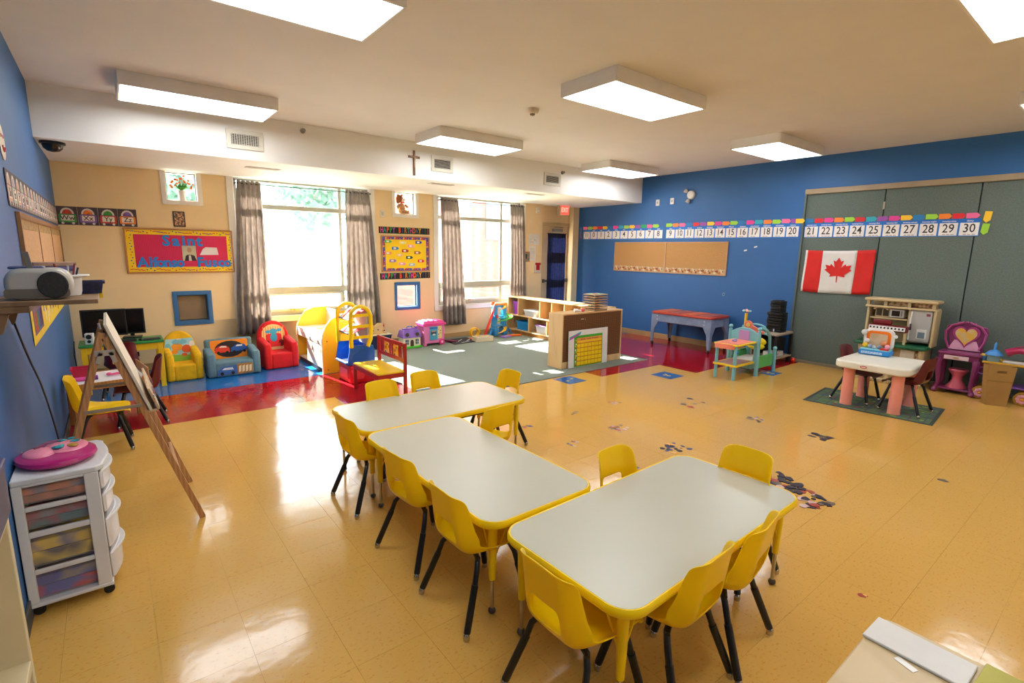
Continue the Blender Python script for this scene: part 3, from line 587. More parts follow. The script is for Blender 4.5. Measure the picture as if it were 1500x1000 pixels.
# ------------------------------------------------------------------ right wall: numbers, arrows, cork, flag
SB = M('#1a6cc0', .6); CARDW = M('#e9e4dc', .6); INK = M('#26262a', .6)
WORDS = 'zero one two three four five six seven eight nine ten eleven twelve thirteen fourteen fifteen sixteen seventeen eighteen nineteen twenty'.split()
def word(n): return WORDS[n] if n <= 20 else 'thirty' if n == 30 else 'twenty-'+WORDS[n-20]
def numstrip(y0, y1, z, nums, label, xw):
    n = len(nums); wd = (y0-y1)/n; hh = .205
    t = thing('number_frieze', label, 'poster', (xw, (y0+y1)/2, z), wall='R', group='number friezes'); W = y0-y1
    MB().bb(-W/2, W/2, -hh/2, hh/2, 0, .002).build('blue_backing', SB, t)
    for k, nn in enumerate(nums):
        cx = -W/2+wd*(k+.5); c = MB().bb(cx-wd*.45, cx+wd*.45, -hh*.46, hh*.27, .002, .003).build('number_card', CARDW, t)
        if nn is None:
            g = MB()
            for q in range(5): g.box((cx, .02-q*.018, .0033), (wd*.55, .004, .0006))
            g.build('title_lines', INK, c)
            g = MB(); [g.disc(cx+sx_*wd*.33, sz_, .012, .003) for sx_ in (-1, 1) for sz_ in (.035, -.08)]; g.build('corner_dots', M('#e0762c', .6), c); continue
        text(str(nn), .145, INK, c, (cx, -.013, .0034), 'numeral', sx=.9 if nn < 10 else .82)
        text(word(nn), .034 if nn < 20 else .028, CARDW, t, (cx, hh*.375, .0025), 'number_word')
        g = MB()
        for q in range(1 + (nn > 9) + (nn > 19)): g.bb(cx-.05+q*.04, cx-.02+q*.04, -.086, -.078, .003, .0036)
        g.build('tally_marks', M('#8a8288', .6), c)
numstrip(7.83, 5.81, 1.962, [None]+list(range(9)), 'number cards from zero to eight on the blue wall', XB)
numstrip(5.745, 3.425, 1.962, list(range(9, 21)), 'number cards from nine to twenty on the blue wall', XB)
numstrip(3.37, 1.415, 1.955, list(range(21, 31)), 'number cards from twenty-one to thirty on the grey partition', XB+.027)
CN = ['pink', 'lime', 'orange', 'red', 'yellow', 'blue', 'magenta', 'teal', 'light green', 'golden', 'purple', 'green']
def arrows(y0, y1, cols, z, xw, where):
    n = len(cols); wd = (y0-y1)/n; seen = {}
    for k, ci in enumerate(cols):
        seen[ci] = seen.get(ci, 0)+1; dup_ = cols.count(ci) > 1; o = ['first', 'second', 'third', 'fourth'][seen[ci]-1]
        lb = ('%s %s paper arrow from the left above the numbers %s' % (o, CN[ci], where)) if dup_ else ('only %s paper arrow above the numbers %s' % (CN[ci], where))
        t = thing('paper_arrow', lb, 'paper arrow', (xw, y0-wd*(k+.5), z+random.uniform(-.003, .003)), wall='R', group='coloured paper arrows over the number cards')
        t.rotation_euler.rotate_axis('Z', random.uniform(-.03, .03)); L_ = wd*.98
        MB().prism([(-L_/2, -.031), (L_*.3, -.031), (L_/2, 0), (L_*.3, .031), (-L_/2, .031)], .001, .0022).build('arrow', FOB[ci], t)
arrows(7.84, 5.90, [0, 1, 2, 3, 4, 5, 6, 7, 8, 9, 10, 11, 0, 1], 2.092, XB, 'zero to eight')
arrows(5.75, 3.42, [1, 2, 0, 5, 3, 10, 4, 6, 2, 1, 5, 6, 7, 2, 1, 0, 10], 2.098, XB, 'nine to twenty')
arrows(3.37, 1.43, [5, 3, 6, 2, 1, 3, 7, 10, 6, 9, 5, 1, 2, 3, 0], 2.092, XB+.026, 'twenty-one to thirty')
for z, ci, lb, y in ((2.07, 9, 'golden paper arrow pointing down at the right end of the numbers', 1.365), (1.93, 1, 'lime paper arrow pointing down at the right end of the numbers', 1.37), (2.095, 9, 'golden paper arrow bridging the blue wall and the partition', 3.42)):
    t = thing('paper_arrow', lb, 'paper arrow', (XB+.026 if y < 3 else XB-.012, y, z), wall='R', group='coloured paper arrows over the number cards')
    if y < 3: t.rotation_euler.rotate_axis('Z', -PI/2-.1)
    MB().prism([(-.065, -.033), (.035, -.033), (.065, 0), (.035, .033), (-.065, .033)], .001, .0022).build('arrow', FOB[ci], t)
t = thing('border_trim', 'pink and blue border strip ending at the corner by the exit door', 'poster', (XB, 7.9, 2.03), wall='R'); MB().bb(-.04, .02, -.15, .09, 0, .002).build('sheet', M('#8a3f86', .6, kind='voronoi', scale=14, hex2='#2a8ab0'), t)
t = thing('cork_board', 'double cork bulletin board with floral border on the blue wall', 'bulletin board', (XB, 5.72, 1.517), wall='R'); a, b = 1.21, .283
for u0, u1 in ((-a, 0), (0, a)):
    MB().bb(u0+.015, u1-.012, -b+.015, b-.015, .002, .012).build('cork', CORK, t)
    g = MB(); g.bb(u0+.015, u1-.012, -b+.015, -b+.105, .012, .0128, 0)
    for k in range(26): x = u0+.04+k*(a-.07)/26; g.disc(x, -b+.042+.028*(k % 2), .023, .0128, 1+k % 3, 7); g.disc(x+.015, -b+.095-.025*(k % 3), .014, .0132, 1+(k+1) % 3, 6)
    g.build('flower_border', [M('#bda07a', .7), M('#b8702c', .7), M('#d9c9a8', .7), M('#8a4a20', .7)], t)
f = MB()
for q in ((-a, a, b-.018, b), (-a, a, -b, -b+.018), (-a, -a+.018, -b+.018, b-.018), (a-.018, a, -b+.018, b-.018), (-.012, .012, -b+.018, b-.018)): f.bb(*q, 0, .02)
f.build('frame', M('#b98f68', .5), t, .003)
# flag
t = thing('canada_flag', 'red and white maple leaf flag pinned to the partition', 'flag', (XB+.022, 2.863, 1.378), wall='R'); FW, FH = .885, .60
def cloth(mb, x0, x1, mi, zo=0, n=14):
    vs = []; fs = []
    for j in range(13):
        y = -FH/2+FH*j/12
        for i in range(n+1):
            x = x0+(x1-x0)*i/n; sag = -.018*sin(PI*(x+FW/2)/FW)*(j/12)**0
            vs.append((x+.012*(1-j/12)*(-1), y+sag*(.7)+.012*(x/FW), .012+.007*sin(11*x+2.2*y*4+1)+.005*sin(17*x-9*y)+zo))
    for j in range(12):
        for i in range(n): q = j*(n+1)+i; fs.append((q, q+1, q+n+2, q+n+1))
    mb.add(vs, fs, mi)
q = FW*.03; RED = M('#d2180f', .7, var=.05, scale=8); WHF = M('#ded9d2', .7, var=.03)
for x0, x1, mt, nm in ((-FW/2, -FW/2+q, WHF, 'hoist_band'), (-FW/2+q, -.205, RED, 'red_bar'), (-.205, .225, WHF, 'white_field'), (.225, FW/2, RED, 'red_bar')):
    k = MB(); cloth(k, x0, x1, 0); k = k.build(nm, mt, t, smooth=80); s_ = k.modifiers.new('s', 'SOLIDIFY'); s_.thickness = .0015
half = [(0, 1.0), (.14, .74), (.28, .81), (.19, .36), (.40, .58), (.46, .46), (.72, .52), (.64, .27), (.76, .19), (.40, -.12), (.45, -.27), (.04, -.20), (.03, -.62)]
lf = [(x*.23, y*.215-.03) for x, y in half]+[(-x*.23, y*.215-.03) for x, y in half[::-1][:-1]]
k = MB(); lf2 = lf if True else 0
bm = bmesh.new(); vv = [bm.verts.new((x, y, 0)) for x, y in lf2]; fc = bm.faces.new(vv); bmesh.ops.triangulate(bm, faces=[fc]); 
for _ in range(3): bmesh.ops.subdivide_edges(bm, edges=bm.edges[:], cuts=1)
bm.verts.ensure_lookup_table()
for v in bm.verts: x, y = v.co.x, v.co.y; v.co.z = .0185+.007*sin(11*x+8.8*y+1)+.005*sin(17*x-9*y)
me = bpy.data.meshes.new('maple_leaf'); bm.to_mesh(me); bm.free(); me.materials.append(RED); o = bpy.data.objects.new('maple_leaf', me); C.objects.link(o); o.parent = t; o.location = (.01, .01, 0)
for y, z, q_ in ((4.217, 1.66, 'lower'), (4.056, 1.716, 'upper')):
    t = thing('tape_scrap', q_+' scrap of white tape on the blue wall right of the cork board', 'tape', (XB, y, z), wall='R', group='tape scraps'); MB().box((0, 0, .0015), (.05, .02, .002), r=(0, 0, .25)).build('tape', WHITE, t)

# ------------------------------------------------------------------ tables
TOPG = M('#bdbaa6', .3, var=.01, scale=4, spec=.4)
def make_table(L_, W_):
    t = thing('activity_table', 'x', 'table'); h = .475
    MB().prism(rrect(-L_/2+.012, L_/2-.012, -W_/2+.012, W_/2-.012, .09, 8), h-.02, h).build('tabletop', TOPG, t, smooth=30)
    e = MB(); out = rrect(-L_/2, L_/2, -W_/2, W_/2, .10, 8); inn = rrect(-L_/2+.012, L_/2-.012, -W_/2+.012, W_/2-.012, .09, 8); n = len(out)
    prof = [(0, h-.001), (.55, h+.001), (1, h-.008), (1, h-.026), (.6, h-.034), (0, h-.034)]
    vs = []; fs = []
    for (w_, z) in prof:
        for i in range(n): vs.append((inn[i][0]+(out[i][0]-inn[i][0])*w_, inn[i][1]+(out[i][1]-inn[i][1])*w_, z))
    for k in range(len(prof)-1):
        for i in range(n): fs.append((k*n+i, k*n+(i+1) % n, (k+1)*n+(i+1) % n, (k+1)*n+i))
    fs.append(tuple(range((len(prof)-1)*n, len(prof)*n))[::-1]); e.add(vs, fs); e.build('edge_band', EDGE_Y, t, smooth=50)
    for sx_ in (-1, 1):
        for sy_ in (-1, 1):
            x, y = sx_*(L_/2-.075), sy_*(W_/2-.075); l = MB(); l.tube([(x, y, h-.034), (x, y, .30), (x, y, .17)], [.021, .019, .015], 12); l = l.build('leg', EDGE_Y, t)
            MB().cyl((x, y, .20), (x, y, .03), .009, n=10).build('leg_insert', CHROME, l); MB().ball((x, y, .016), (.018, .018, .016)).build('glide', M('#4a3c30', .4), l)
            b = MB(); b.cyl((x, y-sy_*.10, h-.034), (x, y-sy_*.008, .26), .004, n=6); b.cyl((x-sx_*.10, y, h-.034), (x-sx_*.008, y, .26), .004, n=6); b.build('leg_brace', EDGE_Y, l)
    a = MB(); a.bb(-L_/2+.1, L_/2-.1, W_/2-.07, W_/2-.05, h-.06, h-.034); a.bb(-L_/2+.1, L_/2-.1, -W_/2+.05, -W_/2+.07, h-.06, h-.034); a.build('apron_rail', BLACKM, t)
    return t
tb = make_table(1.335, .665); tb['group'] = 'grey tables with yellow edges'
tb.location = (1.805, 3.228, 0); tb['label'] = 'grey yellow-edged table farthest from the camera, nearest the red bench'
dup(tb, (1.458, 2.228, 0), PI/2, 'middle grey yellow-edged table, set lengthwise between the other two')
dup(tb, (1.822, 1.213, 0), rad(1.3), 'nearest grey yellow-edged table, largest in the picture')

# ------------------------------------------------------------------ chairs
def make_chair(label, mat, group):
    t = thing('stacking_chair', label, 'chair', group=group)
    prof = [(.172, .292), (.176, .310), (.165, .322), (.10, .320), (.03, .314), (-.05, .312), (-.115, .318), (-.150, .338), (-.168, .375), (-.176, .415), (-.182, .462), (-.188, .51), (-.195, .56), (-.201, .598), (-.204, .610)]
    hw = [.145, .150, .155, .160, .162, .162, .160, .156, .152, .148, .143, .139, .136, .132, .118]
    wrap = [0, .003, .008, .015, .026, .040, .056, .070, .076, .066, .058, .052, .046, .034, .012]
    nu = 12; vs = []; fs = []
    for j, ((y, z), w_, wr_) in enumerate(zip(prof, hw, wrap)):
        j0, j1 = max(j-1, 0), min(j+1, len(prof)-1); ty, tz = prof[j1][0]-prof[j0][0], prof[j1][1]-prof[j0][1]; l = math.hypot(ty, tz); ny, nz = -tz/l, ty/l
        if ny*1+nz*1 < 0: ny, nz = -ny, -nz
        for i in range(nu+1):
            u = -1+2*i/nu; k = max(0, (abs(u)-.64)/.36); kk = k**1.3*.92+.08*abs(u)**2
            zt = z-(.012*abs(u)**3 if j >= 13 else 0)
            vs.append((w_*u*(1-.05*k), y+ny*wr_*kk, zt+nz*wr_*kk))
    for j in range(len(prof)-1):
        for i in range(nu):
            if 3 <= i < nu-3 and 8 <= j < 10: continue
            q = j*(nu+1)+i; fs.append((q, q+nu+1, q+nu+2, q+1))
    o = MB().add(vs, fs).build('seat_shell', mat, t, smooth=80)
    s_ = o.modifiers.new('s', 'SOLIDIFY'); s_.thickness = .007; s_.offset = -1; b = o.modifiers.new('ss', 'SUBSURF'); b.levels = 1; b.render_levels = 2
    f = MB(); f.tube([(-.13, -.10, .298), (-.06, -.07, .302), (.06, -.07, .302), (.13, -.10, .298)], .009, 8); f.tube([(-.12, .09, .300), (.12, .09, .300)], .009, 8); f.tube([(-.05, .09, .302), (-.05, -.07, .302)], .009, 8); f.tube([(.05, .09, .302), (.05, -.07, .302)], .009, 8)
    f.build('seat_frame', BLACKM, t)
    for sx_ in (-1, 1):
        l = MB(); l.tube([(sx_*.06, -.07, .300), (sx_*.115, -.088, .296), (sx_*.138, -.108, .262), (sx_*.150, -.128, .20)], .0122, 10); l.tube([(sx_*.149, -.126, .205), (sx_*.186, -.192, .03)], .0152, 12); l = l.build('leg', BLACKM, t)
        MB().lathe([(.008, .034), (.013, .026), (.015, .012), (.013, .001)][::-1], 12, (sx_*.188, -.196, 0)).build('glide', CHROME, l)
        l = MB(); l.tube([(sx_*.06, .09, .300), (sx_*.108, .095, .296), (sx_*.128, .105, .262), (sx_*.140, .118, .20)], .0122, 10); l.tube([(sx_*.139, .117, .205), (sx_*.170, .158, .03)], .0152, 12); l = l.build('leg', BLACKM, t)
        MB().lathe([(.008, .034), (.013, .026), (.015, .012), (.013, .001)][::-1], 12, (sx_*.172, .160, 0)).build('glide', CHROME, l)
    return t
yc = make_chair('x', CHAIR_Y, 'yellow chairs around the three tables')
# back centre (x,y), facing angle measured so local +Y points where the sitter looks
CH = [(1.016, 2.965, -88, 'yellow chair at the left end of the farthest table'),
      (1.54, 3.40+.19, 184, 'yellow chair on the far side of the farthest table, nearer the red bench'),
      (1.955, 3.535+.14, 182, 'yellow chair on the far side of the farthest table, nearer the carpet'),
      (2.60, 3.27, 92, 'yellow chair at the right end of the farthest table'),
      (1.935, 2.53, 4, 'yellow chair on the near side of the farthest table, right of the middle table'),
      (1.018, 2.235, -84, 'yellow chair at the left of the middle table, farther of the two'),
      (1.013, 1.755, -89, 'yellow chair at the left of the middle table, nearer of the two'),
      (1.95, 1.63, 181, 'yellow chair facing the camera behind the nearest table, arched hole showing'),
      (2.53, 1.185, 90, 'yellow chair at the right end of the nearest table, facing the camera'),
      (1.89, .782, 9, 'yellow chair on the near side of the nearest table, right of the pair'),
      (1.535, .785, 3, 'yellow chair on the near side of the nearest table, left of the pair'),
      (1.004, 1.105, -90, 'yellow chair at the left end of the nearest table')]
for k, (x, y, a, lb) in enumerate(CH):
    an = rad(a); fx, fy = -sin(an), cos(an); loc = (x+fx*.20, y+fy*.20, 0)
    if k == 0: yc.location = loc; yc.rotation_euler = (0, 0, an); yc['label'] = lb
    else: dup(yc, loc, an, lb)
c = dup(yc, (-.145, 5.02, 0), rad(-91), 'yellow chair beside the blue wall, behind the wooden easel', group='chairs in the far left corner')
mc = make_chair('maroon chair pushed in at the green-topped computer desk', MAROON, 'maroon chairs'); mc.location = (.02, 6.76, 0); mc.rotation_euler = (0, 0, rad(-3))
dup(mc, (.10, 5.62, 0), rad(88), 'maroon chair seen side-on at the small white table')
dup(mc, (6.50, 1.935, 0), rad(178), 'maroon chair at the left side of the white and pink play table')
dup(mc, (6.44, 1.49, 0), rad(-4), 'maroon chair at the right side of the white and pink play table')

# ------------------------------------------------------------------ carpet
t = thing('area_carpet', 'grey-green short pile carpet under the toys and shelves', 'carpet', (4.455, 6.29, 0)); MB().bb(-1.83, 1.83, -1.655, 1.655, .0003, .009).build('carpet_pile', M('#788073', .95, var=.3, scale=110, bump=.6), t)

# ------------------------------------------------------------------ shelves
t = thing('cubby_shelf', 'long open wooden cubby shelf running out from the window wall', 'shelf unit', (6.27, 6.66, .009)); x0, x1, y0, y1, h = -.16, .17, -1.23, 1.23, .715
MB().bb(x0, x1, y0, y1, h-.022, h).build('top', WOODL, t, .004); MB().bb(x0, x1, y1-.02, y1, 0, h-.022).build('side_panel', WOODL, t, .003); MB().bb(x0, x1, y0, y0+.02, 0, h-.022).build('side_panel', WOODL, t, .003)
MB().bb(x1-.012, x1, y0+.02, y1-.02, .0, h-.022).build('back_panel', WOODL, t); MB().bb(x0, x1-.012, y0+.02, y1-.02, .065, .085).build('shelf', WOODL, t, .003); MB().bb(x0, x1-.012, y0+.02, y1-.02, .352, .372).build('shelf', WOODL, t, .003)
MB().bb(x0+.02, x0+.035, y0+.02, y1-.02, 0, .065).build('kick_board', WOODE, t)
for y in (7.573, 6.945, 6.628, 6.304, 5.9): MB().bb(x0+.005, x1-.012, y-6.66-.009, y-6.66+.009, .372, h-.022).build('divider', WOODL, t)
for y in (7.255, 6.743, 6.1): MB().bb(x0+.005, x1-.012, y-6.66-.009, y-6.66+.009, .085, .352).build('divider', WOODL, t)
def bin_(label, x, y, z, dx, dy, dz, mat, lid=None, rz=0, cat='bin', name='storage_bin', content=None, group=None, rim=True):
    t = thing(name, label, cat, (x, y, z), rz, group=group); w_ = .004; b = MB(); k = .86
    o0 = [(-dx/2*k, -dy/2*k), (dx/2*k, -dy/2*k), (dx/2*k, dy/2*k), (-dx/2*k, dy/2*k)]; o1 = [(-dx/2, -dy/2), (dx/2, -dy/2), (dx/2, dy/2), (-dx/2, dy/2)]
    vs = [(*p, 0) for p in o0]+[(*p, dz) for p in o1]+[(p[0]*(1-2*w_/dx), p[1]*(1-2*w_/dy), dz) for p in o1]+[(p[0]*.95, p[1]*.95, .006) for p in o0]
    fs = [(3, 2, 1, 0), (12, 13, 14, 15)]
    for i in range(4): j = (i+1) % 4; fs += [(i, j, 4+j, 4+i), (4+i, 4+j, 8+j, 8+i), (8+i, 8+j, 12+j, 12+i)]
    b.add(vs, fs); b.build('tub', mat, t, smooth=0)
    if rim:
        r_ = MB(); 
        for (a0, a1, c0, c1) in ((-dx/2-.006, dx/2+.006, -dy/2-.006, -dy/2), (-dx/2-.006, dx/2+.006, dy/2, dy/2+.006), (-dx/2-.006, -dx/2, -dy/2, dy/2), (dx/2, dx/2+.006, -dy/2, dy/2)): r_.bb(a0, a1, c0, c1, dz-.012, dz+.001)
        r_.build('rim', mat, t)
    if content: MB().prism(rrect(-dx/2*.85, dx/2*.85, -dy/2*.85, dy/2*.85, .01, 2), dz*.5, dz*.72).build('contents', content, t)
    if lid: MB().bb(-dx/2-.01, dx/2+.01, -dy/2-.01, dy/2+.01, dz+.001, dz+.014).build('lid', lid, t, .003)
    return t
CLR = frosted('#e4e2e6', .55, 'clear plastic tub')
bin_('tall purple bin in the first upper cubby', 6.25, 7.68, .382, .2, .15, .25, M('#8a2fa8', .4))
bin_('clear lidded tub on the upper cubby shelf', 6.25, 7.24, .382, .22, .36, .105, CLR, lid=M('#e6e4e8', .4), content=M('#c9806a', .7, kind='voronoi', scale=30, hex2='#e0d6cc'))
bin_('blue open bin in the lower cubby', 6.25, 7.48, .095, .22, .33, .17, M('#1580c0', .4), content=M('#2a4a5a', .7))
bin_('clear tub with lilac lid in the lower cubby', 6.25, 6.93, .095, .22, .28, .14, CLR, lid=M('#b06ac8', .4), content=M('#b9c4dc', .7, kind='voronoi', scale=30, hex2='#7f92c0'))
t = thing('milk_jug', 'small pale blue jug beside the clear tub in the cubby', 'jug', (6.22, 7.02, .382)); MB().lathe([(.035, 0), (.04, .01), (.04, .08), (.022, .105), (.02, .125)], 14).build('body', M('#c9d8ee', .4), t); MB().lathe([(.023, .125), (.023, .14)], 12).build('cap', M('#3f7ac8', .4), t)
bin_('small salmon box deep in the upper cubby', 6.3, 6.72, .382, .12, .1, .07, M('#d8826a', .5))

t = thing('pegboard_shelf', 'low wooden shelf unit with brown pegboard back, end of the row', 'shelf unit', (5.352, 5.045, .009)); x0, x1, y0, y1, h = -.612, .618, -.14, .14, .757
MB().bb(x0, x1, y0, y1, h-.02, h).build('top', WOODL, t, .003); MB().bb(x0, x0+.02, y0, y1, 0, h-.02).build('side_panel', WOODL, t, .003); MB().bb(x1-.02, x1, y0, y1, 0, h-.02).build('side_panel', WOODL, t, .003)
pg = MB().bb(x0+.02, x1-.02, y0+.012, y0+.02, .09, h-.02).build('back_panel', M('#7a4f28', .6, kind='wave', scale=1.2, hex2='#6d4521', stretch=(6, 1, 1)), t)
g = MB()
for k in range(26): z = .11+k*.0242; g.bb(x0+.025, x1-.025, y0+.0095, y0+.012, z, z+.004)
g.build('peg_grooves', M('#523216', .7), pg)['kind'] = 'stuff'
MB().bb(x0+.02, x1-.02, y0, y0+.02, .0, .09).build('bottom_rail', WOODL, t, .003); MB().bb(x0+.02, x1-.02, y0+.02, y1, .09, .11).build('shelf', WOODL, t); MB().bb(x0+.02, x1-.02, y0+.02, y1, .40, .42).build('shelf', WOODL, t)
q = MB(); q.bb(-.25, -.20, y0+.006, y0+.0095, .66, .675); q.box((-.17, y0+.008, .662), (.003, .003, .04)); q.build('torn_label', M('#b9a58a', .6), t)
# calendar
t = thing('calendar_poster', 'white board with a yellow pocket calendar leaning on the pegboard shelf', 'calendar', (5.24, 4.878, .009)); t.rotation_euler = (rad(-1.5), 0, 0)
MB().bb(-.395, .395, -.004, .004, 0, .52).build('board', M('#e4e0da', .5), t, .001)
MB().bb(-.29, .283, -.006, -.004, .005, .445).build('green_border', M('#3fa82e', .6), t)
g = MB(); g.bb(-.235, .268, -.0072, -.006, .02, .41, 0); g.bb(-.235, .268, -.008, -.0072, .37, .41, 1); g.bb(-.235, .268, -.008, -.0072, .33, .352, 2)
for k in range(8): x = -.235+.503*k/7; g.bb(x-.003, x+.003, -.008, -.0072, .02, .33, 3)
for k in range(6): z = .02+.31*k/5; g.bb(-.235, .268, -.009, -.0072, z-.003, z+.008, 3)
g.build('calendar_grid', [M('#f2d000', .6), M('#e89a4a', .6), M('#f0b23a', .6), M('#c07c12', .6)], t)
g = MB()
for k in range(14): g.ball((-.262+.008*(k % 2), -.008, .03+k*.027), (.013, .003, .013), k % 3, 8)
g.build('picture_column', [M('#d8262e', .6), M('#e8b01c', .6), M('#eadfe0', .6)], t)
g = MB(); g.prism([(-.385, .39), (-.17, .46), (-.15, .50), (-.38, .435)], .0045, .0065, X=Matrix.Rotation(PI/2, 4, 'X')); g.prism([(-.37, .40), (-.2, .455), (-.2, .475), (-.37, .42)], .0066, .0076, 1, X=Matrix.Rotation(PI/2, 4, 'X')); g.build('name_ribbon', [M('#35a6b8', .6), M('#c83f9a', .6)], t)
text('Monday  Tuesday  Wednesday', .026, M('#8a3a1c', .6), t, (.016, -.0085, .39), rot=(PI/2, 0, 0), sx=1.1)
# wire rack
t = thing('puzzle_rack', 'wire rack stacked with wooden puzzles on the pegboard shelf', 'rack', (5.53, 5.06, .766)); w2, d2_ = .135, .115
f = MB()
for sx_ in (-1, 1):
    for sy_ in (-1, 1): f.cyl((sx_*w2, sy_*d2_, 0), (sx_*w2, sy_*d2_, .235), .003, n=6)
for k in range(7):
    z = .004+k*.036
    for sx_ in (-1, 1): f.cyl((sx_*w2, -d2_, z), (sx_*w2, d2_, z), .0025, n=6)
    f.cyl((-w2, d2_, z), (w2, d2_, z), .0025, n=6)
f.build('wire_frame', M('#8f8a86', .35, .8), t)
for k in range(7):
    z = .008+k*.036
    p = thing('puzzle', 'wooden puzzle %s in the wire rack' % ['at the bottom', 'second from the bottom', 'third from the bottom', 'in the middle', 'third from the top', 'second from the top', 'at the top, with a pale green face'][k], 'puzzle', (5.53+random.uniform(-.008, .008), 5.06-.01*(k == 6), .766+z), group='puzzles in the wire rack')
    MB().bb(-.132+.0, .132, -.112, .112, 0, .011).build('tray', WOOD, p, .002)
    g = MB(); [g.disc(random.uniform(-.1, .1), random.uniform(-.08, .08), random.uniform(.015, .03), .0115, q % 3, 8, .003) for q in range(7)]; g.bb(-.12, .12, -.1, .1, .011, .0114, 3); g.build('puzzle_pieces', [M('#c9483a', .5), M('#7fb0a8', .5), M('#e0c070', .5), M('#bcdcb4' if k == 6 else '#d8c8b0', .5)], p)
t = thing('toy_rattle', 'small pink and white toy lying on the pegboard shelf', 'toy', (5.12, 4.97, .769)); MB().tube([(-.07, .03, .028), (-.02, .01, .02), (.02, -.01, .018)], [.026, .022, .012], 10).build('handle', M('#e8e2e0', .4), t); MB().ball((.05, -.02, .026), (.032, .026, .026)).build('head', M('#d4506a', .4), t)

# ------------------------------------------------------------------ armchairs and sofa for kids
def armchair(label, x, y, rz, W_, D, seath, backh, armh, armw, mat, arch=True, cat='armchair', name='kids_armchair'):
    t = thing(name, label, cat, (x, y, 0), rz)
    MB().bb(-W_/2+armw*.8, W_/2-armw*.8, -D/2, D/2-.08, 0, seath).build('seat', mat, t, .025, seg=3)
    for s_ in (-1, 1):
        pr = [(-D/2, 0), (-D/2-.005, armh*.75), (-D/2+.02, armh*.95), (-D/2+.06, armh), (D/2-.08, armh*1.1), (D/2-.03, armh*1.15), (D/2-.03, 0)]
        X = Matrix(((0, 0, 1, 0), (1, 0, 0, 0), (0, 1, 0, 0), (0, 0, 0, 1)))
        a_ = MB(); a_.prism(pr, s_*(W_/2)-armw/2-s_*armw/2, s_*(W_/2)+armw/2-s_*armw/2, X=X); a_.build('arm', mat, t, .03, seg=4)
    b = MB(); n = 12; hw = W_/2-.01 if arch else W_/2-.03
    if arch: out = [(-hw, .02), (hw, .02), (hw, backh*.60)]+[(hw*cos(PI*i/n), backh*.60+(backh*.40)*sin(PI*i/n)) for i in range(1, n)]+[(-hw, backh*.60)]
    else: out = rrect(-hw, hw, .02, backh, .03, 3)
    X = Matrix.Translation((0, D/2-.01, 0)) @ Matrix.Rotation(rad(-8), 4, 'X') @ Matrix(((1, 0, 0, 0), (0, 0, 1, 0), (0, 1, 0, 0), (0, 0, 0, 1)))
    b.prism(out, -.09, 0.02, X=X); bk = b.build('backrest', mat, t, .025, seg=3)
    return t, X
def onback(X, out, mb, mi, lift=.0): mb.prism(out, -.0925-lift, -.0905-lift, mi, X=X)
def el(cx, cy, rx, ry, n=12, a0=0): return [(cx+rx*cos(2*PI*i/n+a0), cy+ry*sin(2*PI*i/n+a0)) for i in range(n)]
YF = M('#e3b208', .85, var=.1, scale=14, bump=.25); t, X = armchair('small yellow plush armchair with a patterned back', .60, 7.26, rad(2), .375, .36, .20, .56, .33, .085, YF)
g = MB(); onback(X, [(-.15, .18), (.15, .18), (.165, .33), (.14, .46), (-.14, .46), (-.165, .33)], g, 0); onback(X, [(-.11, .18), (.12, .18), (.13, .25), (-.12, .27)], g, 1, .002)
for c_ in ((-.03, .36, .06, .05, 2), (.07, .33, .055, .05, 3), (.0, .42, .08, .035, 4), (-.12, .36, .03, .05, 4), (.13, .38, .03, .045, 5), (.04, .26, .03, .02, 3), (-.06, .30, .035, .03, 2), (0, .45, .03, .012, 5)): onback(X, el(*c_[:4]), g, c_[4], .0035)
g.build('back_print', [M('#9fcfd6', .8), M('#8fc23a', .8), M('#ee9a28', .8), M('#e2602a', .8), M('#6fb3c6', .8), M('#e9e0d0', .8)], t)
TEAL = M('#5d7f8e', .85, var=.08, scale=14, bump=.2); t, X = armchair('small grey-blue toddler sofa with an orange race car print', 1.125, 7.19, rad(1), .60, .34, .19, .43, .30, .10, TEAL, False, 'sofa', 'kids_sofa')
g = MB(); onback(X, rrect(-.215, .215, .17, .41, .02, 3), g, 0); onback(X, el(-.0, .29, .17, .105, 18), g, 1, .002)
onback(X, [(-.17, .25), (-.16, .31), (-.10, .34), (-.03, .335), (.0, .30), (.0, .25)], g, 2, .004); onback(X, [(.01, .25), (.02, .30), (.09, .345), (.17, .34), (.2, .30), (.2, .26)], g, 3, .004)
onback(X, [(-.12, .315), (-.09, .335), (-.04, .33), (-.03, .312)], g, 4, .006); onback(X, [(.07, .315), (.09, .335), (.15, .335), (.15, .315)], g, 4, .006)
for cx in (-.13, -.03, .05, .17): onback(X, el(cx, .25, .018, .018, 10), g, 5, .006)
g.build('back_print', [M('#ee8a1a', .8), M('#241f24', .8), M('#dc3a22', .8), M('#2458a8', .8), M('#e8e4e0', .8), M('#141214', .8)], t)
g = MB(); X2 = Matrix.Translation((0, -.1705, 0)) @ Matrix.Rotation(PI/2, 4, 'X')
g.prism([(-.20, .02), (-.2, .08), (-.14, .13), (.02, .14), (.02, .03)], 0, .002, 0, X2); g.prism([(-.15, .09), (-.12, .115), (-.03, .115), (-.02, .085)], .002, .003, 1, X2); g.prism([(.02, .02), (.02, .15), (.20, .15), (.20, .03)], 0, .002, 2, X2)
for cx in (.05, .09, .13, .17): g.prism([(cx-.015, .04), (cx+.012, .05), (cx+.018, .13), (cx-.01, .12)], .002, .003, 3, X2)
for cx in (-.15, -.03): g.prism(el(cx, .045, .02, .02), .002, .004, 4, X2)
g.build('front_print', [M('#3a66a8', .8), M('#dfe3e6', .8), M('#a8702c', .8), M('#e8d8b0', .8), M('#161214', .8)], t)
